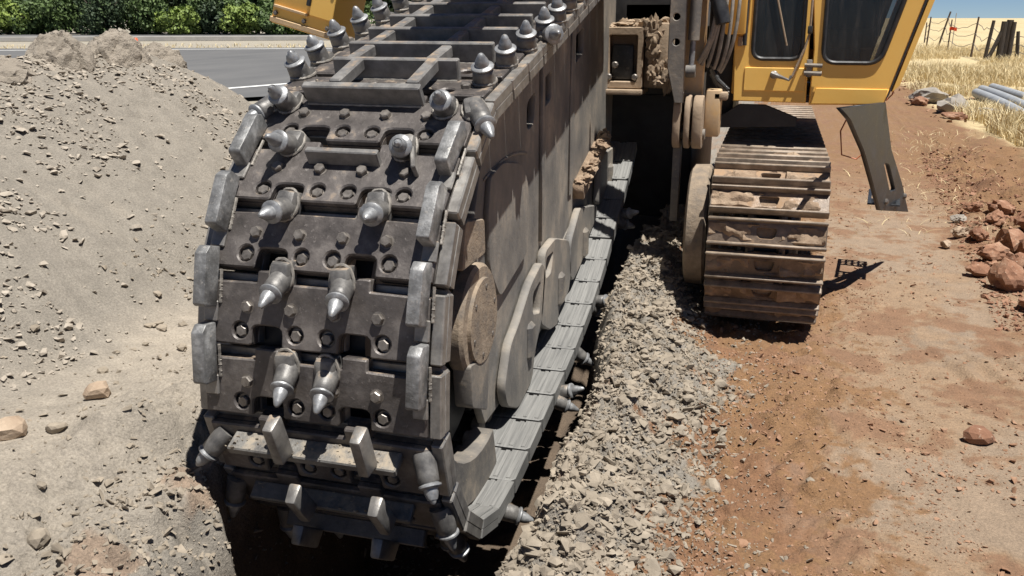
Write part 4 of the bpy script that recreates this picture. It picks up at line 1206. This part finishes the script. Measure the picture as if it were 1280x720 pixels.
k = (cl_ + 0.12 * (-(xs + 4.2)) * 0.6 > 0.02) | (RNG.uniform(0, 1, n) < 0.10)
rs = lnr(n, 0.0145, 0.5, 0.004, 0.042)
scatter('gravel', xs[k], ys[k], rs[k], M['pale'], 'flat stones over the face of the spoil bank', 0.12, 0.3)
n = 900
ys = spread_y(n, 1.4, 6.0); xs = RNG.uniform(-2.95, -2.2, n); rs = lnr(n, 0.008, 0.6, 0.003, 0.03)
scatter('gravel', xs, ys, rs, M['gravel'], 'scattered stones on the flat shelf left of the trench', 0.2)
n = 5200
ys = spread_y(n, 6.0, 14, 1.3); xs = 1.55 + 0.075 * (ys - 7) + np.abs(RNG.normal(0.25, 0.45, n)); rs = lnr(n, 0.011, 0.7, 0.004, 0.045)
scatter('dirt_crumbs', xs, ys, rs, M['redrock'], 'red soil lumps and small stones of the bank at the right', 0.25)
n = 500
ys = RNG.uniform(18, 40, n); xs = RNG.uniform(2.9, 5.5, n); rs = lnr(n, 0.05, 0.5, 0.02, 0.16)
scatter('gravel', xs, ys, rs, M['redcrumb'], 'dirt lumps along the edge of the field')

# larger stones, one object each
def rock_mesh(seed, sub=2, amp=0.45, sq=(1, 0.8, 0.65), facet=6):
    r = np.random.default_rng(seed)
    bm = bmesh.new()
    bmesh.ops.create_icosphere(bm, subdivisions=sub, radius=1.0)
    pl = [(Vector(r.normal(size=3)).normalized(), r.uniform(0.62, 0.9)) for _ in range(facet * 2)]
    for v in bm.verts:
        n = v.co.normalized(); k = 1.0
        for d, o in pl:
            q = n.dot(d)
            if q > 1e-3: k = min(k, o / q)
        k *= 1 + amp * 0.25 * mnoise.fractal(n * 2.5 + Vector((seed, 0, 0)), 0.9, 2.0, 4)
        v.co = Vector((n.x * sq[0], n.y * sq[1], n.z * sq[2])) * k
    return bm_mesh(bm, 'rock', False)
RK = [rock_mesh(300 + i, 2) for i in range(10)]
ROUGH = [rock_mesh(330 + i, 3, 1.0, (1, 0.85, 0.75), 6) for i in range(6)]
for q in ROUGH:
    q.polygons.foreach_set('use_smooth', np.ones(len(q.polygons), bool))
    q.set_sharp_from_angle(angle=R(17))
def stone(name, me, x, y_, r, m, label, cat, group=None, yaw=None, sink=0.2, sq=(1, 1, 1), dz=0.0):
    z = float(height(np.array([x]), np.array([y_]))[0]) + r * (0.5 - sink) + dz
    me2 = me
    if len(me.materials) and me.materials[0] != m:
        me2 = me.copy()
        me2.materials.clear()
    mx = Matrix.Translation((x, y_, z)) @ Matrix.Rotation(random.uniform(0, 6.28) if yaw is None else yaw, 4, 'Z') @ Matrix.Rotation(random.uniform(-.35, .35), 4, 'X') @ Matrix.Diagonal((r * sq[0], r * sq[1], r * sq[2], 1))
    o = link(name, me2, None, mx, m)
    return tag(o, label, cat, group)
STN = [rock_mesh(400 + i, 1, 0.4, (1, 0.75, 0.5)) for i in range(12)]
for q in STN: q.materials.append(M['gravel'])
for k in range(170):
    y_ = 2.0 + 5.6 * random.random() ** 1.4
    _, xr0 = edges(np.array([0.0]), np.array([y_]))
    x = float(xr0[0]) + random.betavariate(1.6, 1.7) * 0.62
    stone('stone', STN[k % 12], x, y_, random.uniform(0.024, 0.046), M['gravel'], 'angular grey-tan stone in the gravel heap between trench and track', 'stone', 'angular stones in the gravel heap', None, 0.1)
for k in range(26):
    y_ = random.uniform(1.9, 5.2); x = random.gauss(-2.97, 0.20)
    stone('stone', STN[k % 12], x, y_, random.uniform(0.024, 0.045), M['gravel'], 'flat grey stone at the foot of the spoil bank', 'stone', 'flat stones below the spoil bank', None, 0.15)
for (x, y_, r, m, lab) in [
    (-2.66, 2.90, 0.068, 'tanrock', 'round tan rock sitting alone on the flat shelf below the spoil bank'),
    (-2.72, 2.46, 0.085, 'tanrock', 'pale brown slab of rock at the left edge of the picture'),
    (-2.58, 2.57, 0.045, 'gravel', 'small pale flat stone right of the brown slab'),
    (-2.20, 2.05, 0.05, 'gravel', 'flat pale stone by the lower left corner on the shelf'),
    (1.05, 4.26, 0.085, 'redrock', 'half-buried red-brown rock with a dark broken face by the path'),
    (-0.115, 3.50, 0.050, 'gravel', 'single light grey rock lying on red dirt at the edge of the gravel heap'),
    (-0.15, 4.45, 0.045, 'gravel', 'whitest flat rock at the gravel heap edge below the track'),
    (-0.10, 3.95, 0.03, 'gravel', 'little grey rock on red dirt above the light grey one'),
    (0.28, 3.62, 0.026, 'gravel', 'small pale stone beside the reddish spot on the dirt')]:
    stone('rock', random.choice(RK), x, y_, r, M[m], lab, 'rock', None, None, 0.15)
# rock heap at the right
heap = [(1.72, 6.92, 0.125, 'redrock', 'largest red-brown boulder at the front of the rock heap, with a pale chipped face', (1, .9, 1.25)),
        (1.98, 8.05, 0.16, 'redrock', 'wide red-brown boulder with a white streak on its top in the rock heap', (1.2, .9, .8)),
        (2.10, 7.75, 0.14, 'redrock', 'red-brown boulder cut by the right edge of the picture', (1, 1, 1)),
        (1.78, 7.72, 0.12, 'redrock', 'dull red boulder between the wide one and the front one', (1, .8, .9)),
        (1.75, 6.42, 0.075, 'redrock', 'small round red rock in front of the largest boulder', (1, 1, .8)),
        (1.60, 7.28, 0.085, 'redrock', 'low flat red rock left of the largest boulder', (1.2, .9, .6)),
        (2.00, 8.75, 0.11, 'redrock', 'pinkish rock behind the wide boulder', (1.2, .8, .7)),
        (1.68, 8.55, 0.075, 'tanrock', 'small tan rock at the left end of the heap', (1, 1, .8)),
        (1.80, 8.35, 0.08, 'redrock', 'brown rock left of the wide streaked boulder', (1, 1, .8)),
        (1.78, 9.2, 0.07, 'greyrock', 'small grey rock at the back left of the heap', (1, 1, .8)),
        (2.18, 9.35, 0.12, 'redrock', 'dark red rock at the back of the heap by the right edge', (1.1, 1, .8)),
        (1.95, 9.5, 0.085, 'redrock', 'crumbly red rock at the top of the heap', (1, 1, .8)),
        (2.22, 8.5, 0.14, 'redrock', 'shadowed brown boulder at the right edge behind the streaked one', (1, 1, .9)),
        (1.52, 8.2, 0.055, 'tanrock', 'smallest tan stone lying left of the heap', (1, 1, .7)),
        (1.88, 7.35, 0.09, 'redrock', 'rounded red rock above the largest boulder', (1, 1, .9)),
        (2.05, 7.2, 0.08, 'redrock', 'rough red rock right of the largest boulder', (1, 1, .9))]
for k, (x, y_, r, m, lab, sq) in enumerate(heap):
    stone('rock', ROUGH[k % 6], x, y_, r * 1.15, M[m], lab, 'rock', None, None, -0.05, sq)
for k, (x, y_, r, m, lab, sq) in enumerate([(3.62, 20.6, 0.42, 'greyrock', 'grey boulder half sunk in dirt nearest the pipes', (1.4, 1, .8)), (3.45, 22.8, 0.40, 'greyrock', 'smooth pale boulder at the dirt edge left of the grey one', (1.4, 1, .7)),
                           (3.15, 22.0, 0.22, 'redrock', 'dark brown rock left of the pale boulder', (1.2, 1, .8)), (3.35, 19.0, 0.22, 'redrock', 'red rock in front of the grey boulder', (1.3, 1, .6)), (4.05, 19.4, 0.3, 'greyrock', 'grey flat rock between the boulder and the dry grass', (1.3, 1, .6))]):
    stone('rock', ROUGH[k % 6], x, y_, r, M[m], lab, 'rock', None, None, 0.2, sq)

# clods on the crest of the spoil bank
clods = [(-5.02, 4.95, 0.30, (0.9, 0.9, 0.55), 'low crumbled spoil clod at the left end of the bank crest'),
         (-5.0, 5.53, 0.27, (0.8, 0.92, 1.05), 'round-topped spoil clod, leftmost of the tall three on the bank'),
         (-5.0, 6.13, 0.29, (0.8, 0.98, 1.02), 'widest spoil clod with a dark crack on the bank crest'),
         (-5.02, 6.68, 0.25, (0.8, 1.0, 0.92), 'cracked spoil clod at the right end of the bank crest'),
         (-5.05, 6.98, 0.15, (0.9, 0.9, 0.8), 'smallest spoil clod where the bank begins to fall')]
for k, (x, y_, r, sq, lab) in enumerate(clods):
    z = float(height(np.array([x]), np.array([y_]))[0])
    bm = bmesh.new()
    bmesh.ops.create_icosphere(bm, subdivisions=5, radius=1.0)
    for v in bm.verts:
        n_ = v.co.normalized()
        kk = 1 + 0.16 * (abs(n_.y) ** 4 + abs(n_.x) ** 4 - 0.5) + 0.13 * mnoise.fractal(n_ * 1.3 + Vector((k * 5.3, 1, 2)), 0.8, 2.0, 3) + 0.075 * mnoise.fractal(Vector((n_.x * 6, n_.y * 6, n_.z * 3.2)) + Vector((k, 3, 2)), 0.8, 2.0, 4)
        ck = n_.y * 1.0 + 0.10 * mnoise.noise(n_ * 4 + Vector((k, 0, 0))) - (0.25, -0.1, 0.18, 0.3, 0.0)[k]
        kk -= 0.26 * math.exp(-(ck / 0.045) ** 2)
        v.co = Vector((n_.x * sq[0], n_.y * sq[1], n_.z * sq[2])) * r * kk
    o = link('dirt_clod', bm_mesh(bm, 'dirt_clod', True), None, Matrix.Translation((x, y_, z - 0.12)), M['clod'])
    tag(o, lab, 'dirt clod', 'clods along the spoil bank crest')

# ================================================================= RIGHT BACKGROUND
for k, (a, b, r, lab) in enumerate([((4.75, 24.6, 0.12), (4.30, 15.2, 0.10), 0.11, 'front grey plastic pipe lying in dry grass, lowest of three'),
                                 ((4.95, 25.4, 0.13), (5.0, 17.0, 0.12), 0.11, 'middle grey pipe of the three lying in dry grass'),
                                 ((5.35, 26.2, 0.13), (5.9, 18.2, 0.13), 0.11, 'rear grey pipe of the three, nearest the fence')]):
    bm = bmesh.new()
    a = Vector(a); b = Vector(b)
    pts = [a.lerp(b, t) + Vector((0.08 * math.sin(t * 3 + k), 0, 0.02 * math.sin(5 * t + k))) for t in np.linspace(0, 1, 10)]
    add_tube(bm, pts, r, 14)
    tag(link('pipe', bm_mesh(bm, 'pipe', True), None, None, M['pipe']), lab, 'pipe', 'grey pipes in the grass')
fence = empty('wire_fence', (9.2, 50, 0), 'sagging barbed wire fence with thin rusty posts across the dry field', 'fence')
fp = [(10.6, 76, 1.5, 0.05, 0.0), (9.57, 67.5, 1.9, 0.05, 0.03), (9.26, 61.0, 2.2, 0.055, 0.22), (9.41, 58.3, 1.75, 0.04, 0.02), (9.05, 49.4, 1.9, 0.045, 0.06), (8.83, 45.1, 1.75, 0.075, 0.09), (10.05, 44.7, 1.3, 0.08, -0.10), (11.3, 43.0, 1.4, 0.05, 0.02)]
tops = []
for (x, y_, hh, r, lean) in fp:
    bm = bmesh.new()
    add_tube(bm, [(x, y_, -0.1), (x + lean * hh * 0.5, y_, hh * 0.5), (x + lean * hh, y_, hh)], [r * 1.1, r, r * 0.9], 8)
    link('fence_post', bm_mesh(bm, 'fence_post'), fence, None, M['wood'] if r > 0.06 else M['rust'])
    tops.append((x, y_, hh, lean))
for f in (0.35, 0.6, 0.85):
    for p, q in zip(tops, tops[1:]):
        bm = bmesh.new()
        pts = []
        for t in np.linspace(0, 1, 7):
            zp = p[2] * f * (1 - t) + q[2] * f * t - 0.20 * math.sin(math.pi * t) * (0.5 + random.random())
            pts.append((p[0] + p[3] * p[2] * f + (q[0] + q[3] * q[2] * f - p[0] - p[3] * p[2] * f) * t, p[1] * (1 - t) + q[1] * t, zp))
        add_tube(bm, pts, 0.016, 5)
        link('wire', bm_mesh(bm, 'wire'), fence, None, M['wire'])
tp = empty('timber_post', (9.05, 42.9, 0), 'thick dark weathered timber corner post with a leaning brace', 'post')
bm = bmesh.new()
for dx, dy, r, hh in ((-0.11, 0, 0.14, 1.72), (0.10, 0.05, 0.15, 1.78), (0.24, -0.05, 0.10, 1.70)):
    add_tube(bm, [(9.05 + dx, 42.9 + dy, -0.1), (9.06 + dx, 42.9 + dy, hh * 0.5), (9.08 + dx, 42.9 + dy, hh)], [r, r * 0.96, r * 0.88], 9)
link('post', bm_mesh(bm, 'post'), tp, None, M['wood'])
bm = bmesh.new()
add_tube(bm, [(8.42, 42.8, -0.05), (8.70, 42.85, 0.7), (8.92, 42.88, 1.35)], 0.085, 8)
link('brace', bm_mesh(bm, 'brace'), tp, None, M['wood'])
mk = empty('marker_stake', (9.55, 57.9, 0), 'thin stake with an orange flag standing by the fence', 'marker')
bm = bmesh.new()
add_tube(bm, [(9.55, 57.9, 0), (9.56, 57.9, 2.1)], 0.022, 6)
link('stake', bm_mesh(bm, 'stake'), mk, None, M['concrete'])
bm = bmesh.new()
g = [[bm.verts.new((9.3 + 0.40 * i / 5, 57.88 + 0.05 * math.sin(i * 1.7), 1.15 + 0.09 * j + 0.03 * math.sin(i))) for j in range(3)] for i in range(6)]
for i in range(5):
    for j in range(2): bm.faces.new((g[i][j], g[i + 1][j], g[i + 1][j + 1], g[i][j + 1]))
bmesh.ops.solidify(bm, geom=list(bm.faces), thickness=0.01)
link('flag', bm_mesh(bm, 'flag'), mk, None, M['orange'])

# dry grass
def grass(name, xs, ys, hs, m, label, lean=0.35, wd=0.012):
    n = len(xs)
    zs = height(xs, ys)
    a = RNG.uniform(0, 2 * np.pi, n); l = np.abs(RNG.normal(0, lean, n)) * hs
    b = RNG.uniform(0, 2 * np.pi, n)
    wv = wd * RNG.uniform(0.6, 1.6, n)
    base = np.stack([xs, ys, zs - 0.02], 1)
    side = np.stack([np.cos(b), np.sin(b), b * 0], 1) * wv[:, None]
    ld_ = np.stack([np.cos(a) * l, np.sin(a) * l, b * 0], 1)
    mid = base + ld_ * 0.35 + np.array([0, 0, 1]) * (hs * 0.6)[:, None]
    tip = base + ld_ + np.array([0, 0, 1]) * (hs * 0.95)[:, None]
    V = np.stack([base - side, base + side, mid + side * 0.7, mid - side * 0.7, tip], 1).reshape(-1, 3)
    o = (np.arange(n) * 5)[:, None]
    F = np.concatenate([o + np.array([[0, 1, 2]]), o + np.array([[0, 2, 3]]), o + np.array([[3, 2, 4]])])
    return tag(link(name, np_mesh(name, V, F), None, None, m), label, 'grass', None, 'stuff')
n = 110000
ys = 13.5 + 50 * RNG.uniform(0, 1, n) ** 1.7
xs = 3.5 + RNG.uniform(0, 1, n) ** 0.9 * (0.17 * ys + 1.0)
cl_ = fbm(xs, ys, 0.35, 4, 301)
k = (cl_ > -0.05) & (xs > 3.45 + 0.5 * fbm(xs, ys, 0.5, 3, 302) + 0.55 * sstep(26, 15, ys) * 0)
hs = RNG.uniform(0.12, 0.42, n) * (0.4 + 1.5 * np.clip(cl_ + 0.25, 0, 1)) * (0.9 + ys * 0.004)
grass('grass', xs[k], ys[k], hs[k], M['strawa'], 'tall dry golden grass beyond the dirt', 0.55, 0.008)
n = 650
ys = RNG.uniform(8.5, 17, n); xs = 1.4 + 0.14 * (ys - 8) + RNG.normal(0, 0.4, n)
grass('straw_litter', xs, ys, RNG.uniform(0.02, 0.10, n), M['strawa'], 'bits of straw on the dirt', 1.8, 0.004)

# ================================================================= LEFT BACKGROUND
def leaves(cx, cy_, cz, rx, ry, rz, n, size, seed, clumps=26, low=False):
    r = np.random.default_rng(seed)
    cc_ = r.normal(size=(clumps, 3)); cc_ /= np.linalg.norm(cc_, axis=1)[:, None]
    cc_ *= r.uniform(0.35, 0.92, (clumps, 1)); cc_[:, 2] = cc_[:, 2] * 0.8 if low else np.abs(cc_[:, 2]) * 1.1 - 0.35
    crad = r.uniform(0.20, 0.42, clumps)
    w_ = r.integers(0, clumps, n)
    d = r.normal(size=(n, 3)); d /= np.linalg.norm(d, axis=1)[:, None]
    p = cc_[w_] + d * (crad[w_] * r.uniform(0.55, 1.0, n) ** 0.5)[:, None]
    p *= np.array([rx, ry, rz]); p += np.array([cx, cy_, cz])
    p[:, 2] = np.maximum(p[:, 2], 0.03)
    u_ = d + r.normal(0, 0.6, (n, 3)); u_ /= np.linalg.norm(u_, axis=1)[:, None]
    t = np.cross(u_, r.normal(size=(n, 3))); t /= np.linalg.norm(t, axis=1)[:, None]
    b = np.cross(u_, t)
    s_ = size * r.uniform(0.5, 1.3, n)[:, None]
    V = np.stack([p - t * s_, p + b * s_ * 0.6, p + t * s_, p - b * s_ * 0.6], 1).reshape(-1, 3)
    F = np.arange(n * 4).reshape(n, 4)
    return V, F
def plant(name, x, y_, rx, hh, m, label, cat, group, n, size, seed, trunk=0.0):
    root = empty(name, (x, y_, 0), label, cat, group)
    base = trunk
    V, F = leaves(x, y_, base + (hh - base) * 0.45, rx, rx * 0.9, (hh - base) * 0.6, n, size, seed, 40, trunk == 0.0)
    me = np_mesh('crown', V, F)
    link('crown', me, root, None, m)
    bm = bmesh.new()
    rt = 0.05 + 0.022 * hh
    add_tube(bm, [(x, y_, -0.1), (x + 0.1, y_, hh * 0.3), (x - 0.1, y_ + 0.1, hh * 0.6)], [rt, rt * 0.75, rt * 0.4], 8)
    for q in range(4):
        a = q * 1.6 + seed
        add_tube(bm, [(x, y_, hh * (0.25 + 0.06 * q)), (x + math.cos(a) * rx * 0.35, y_ + math.sin(a) * rx * 0.35, hh * 0.5), (x + math.cos(a) * rx * 0.6, y_ + math.sin(a) * rx * 0.6, hh * 0.68)], [rt * 0.5, rt * 0.35, rt * 0.15], 6)
    link('trunk', bm_mesh(bm, 'trunk'), root, None, M['bark'])
    return root
shr = [(-79.5, 79.6, 3.4, 4.4, 'leaflight', 'bright yellow-green shrub at the far left edge beyond the highway'),
       (-73.4, 82.5, 3.4, 5.6, 'leafmid', 'mid-green bush right of the leftmost bright shrub'),
       (-76.6, 81.6, 2.6, 3.8, 'leafmid', 'small mid-green bush between the leftmost bright shrub and the next bush'),
       (-68.6, 83.0, 3.6, 6.0, 'leafdark', 'dark rounded bush below the tall trees, second dark one from the left'),
       (-64.2, 84.2, 2.6, 4.4, 'leafmid', 'mid-green bush behind the orange cone'),
       (-60.8, 84.6, 2.7, 3.2, 'leaflight', 'low yellow-green shrub beside the highway, middle of the bright ones'),
       (-57.6, 86.0, 1.9, 4.2, 'leafdark', 'narrow dark bush between the two low yellow-green shrubs'),
       (-54.3, 86.6, 2.6, 3.4, 'leaflight', 'low yellow-green shrub right of the narrow dark bush'),
       (-51.3, 87.4, 2.3, 2.8, 'leafmid', 'mid-green low shrub just left of the yellow conveyor'),
       (-47.5, 88.8, 2.8, 3.2, 'leaflight', 'bright green shrub peeping out under the yellow conveyor'),
       (-43.5, 90.0, 3.0, 4.0, 'leafmid', 'mid-green bush right of the yellow conveyor')]
sides = ['far left', 'left', 'left of the cone', 'right of the cone', 'middle', 'right of the middle', 'right', 'far right']
for k in range(8):
    shr.append((-81 + 4.9 * k + random.uniform(-1, 1), 83.2 + 1.0 * k + random.uniform(0, 1.5), random.uniform(2.2, 3.6), random.uniform(3.6, 6.6), random.choice(('leafdark', 'leafmid', 'leafdark')), 'ragged darker bush in the second shrub row, %s' % sides[k]))
for k, (x, y_, rx, hh, m, lab) in enumerate(shr):
    plant('shrub', x, y_, rx, hh, M[m], lab, 'shrub', 'shrubs beyond the highway', 4200, 0.20, 500 + k)
trs = [(-86, 88, 5.0, 10), (-79, 91, 5.4, 12), (-72, 92, 5.2, 11), (-65, 94, 5.2, 12), (-58, 95.5, 5.0, 11), (-51.5, 97, 5.0, 12), (-44.5, 99, 5.0, 11), (-37, 101, 5.0, 11)]
tl_ = ['leftmost', 'second from the left', 'third from the left', 'fourth from the left', 'fifth from the left', 'sixth from the left', 'seventh from the left', 'rightmost']
for k, (x, y_, rx, hh) in enumerate(trs):
    plant('tree', x, y_, rx, hh, M['leafdark'], 'tall dark green tree behind the shrubs, %s in the row' % tl_[k], 'tree', 'dark trees beyond the highway', 6500, 0.34, 600 + k, 0.6)
cone = empty('traffic_cone', (-42.5, 54.3, 0), 'orange traffic cone on the highway median behind the clods', 'traffic cone')
bm = bmesh.new()
add_lathe(bm, [(0.24, 0.03), (0.22, 0.08), (0.12, 0.50), (0.10, 0.52)], 14, Matrix.Translation((-42.5, 54.3, 0)))
link('cone_body', bm_mesh(bm, 'cone_body'), cone, None, M['orange'])
bm = bmesh.new()
add_box(bm, (-42.5, 54.3, 0.02), (0.56, 0.56, 0.06), 0.01)
link('cone_foot', bm_mesh(bm, 'cone_foot'), cone, None, M['orange'])
n = 900
t_ = RNG.uniform(0, 1, n); ys = 42 + 20 * RNG.uniform(0, 1, n); xs = -26 - 36 * t_ ** 1.0
ys = 51.5 + (xs + 25) * 0.50 + RNG.uniform(0.6, 12, n)
grass('grass', xs, ys, RNG.uniform(0.08, 0.30, n), M['strawa'], 'short dry grass on the highway median', 0.6, 0.03)
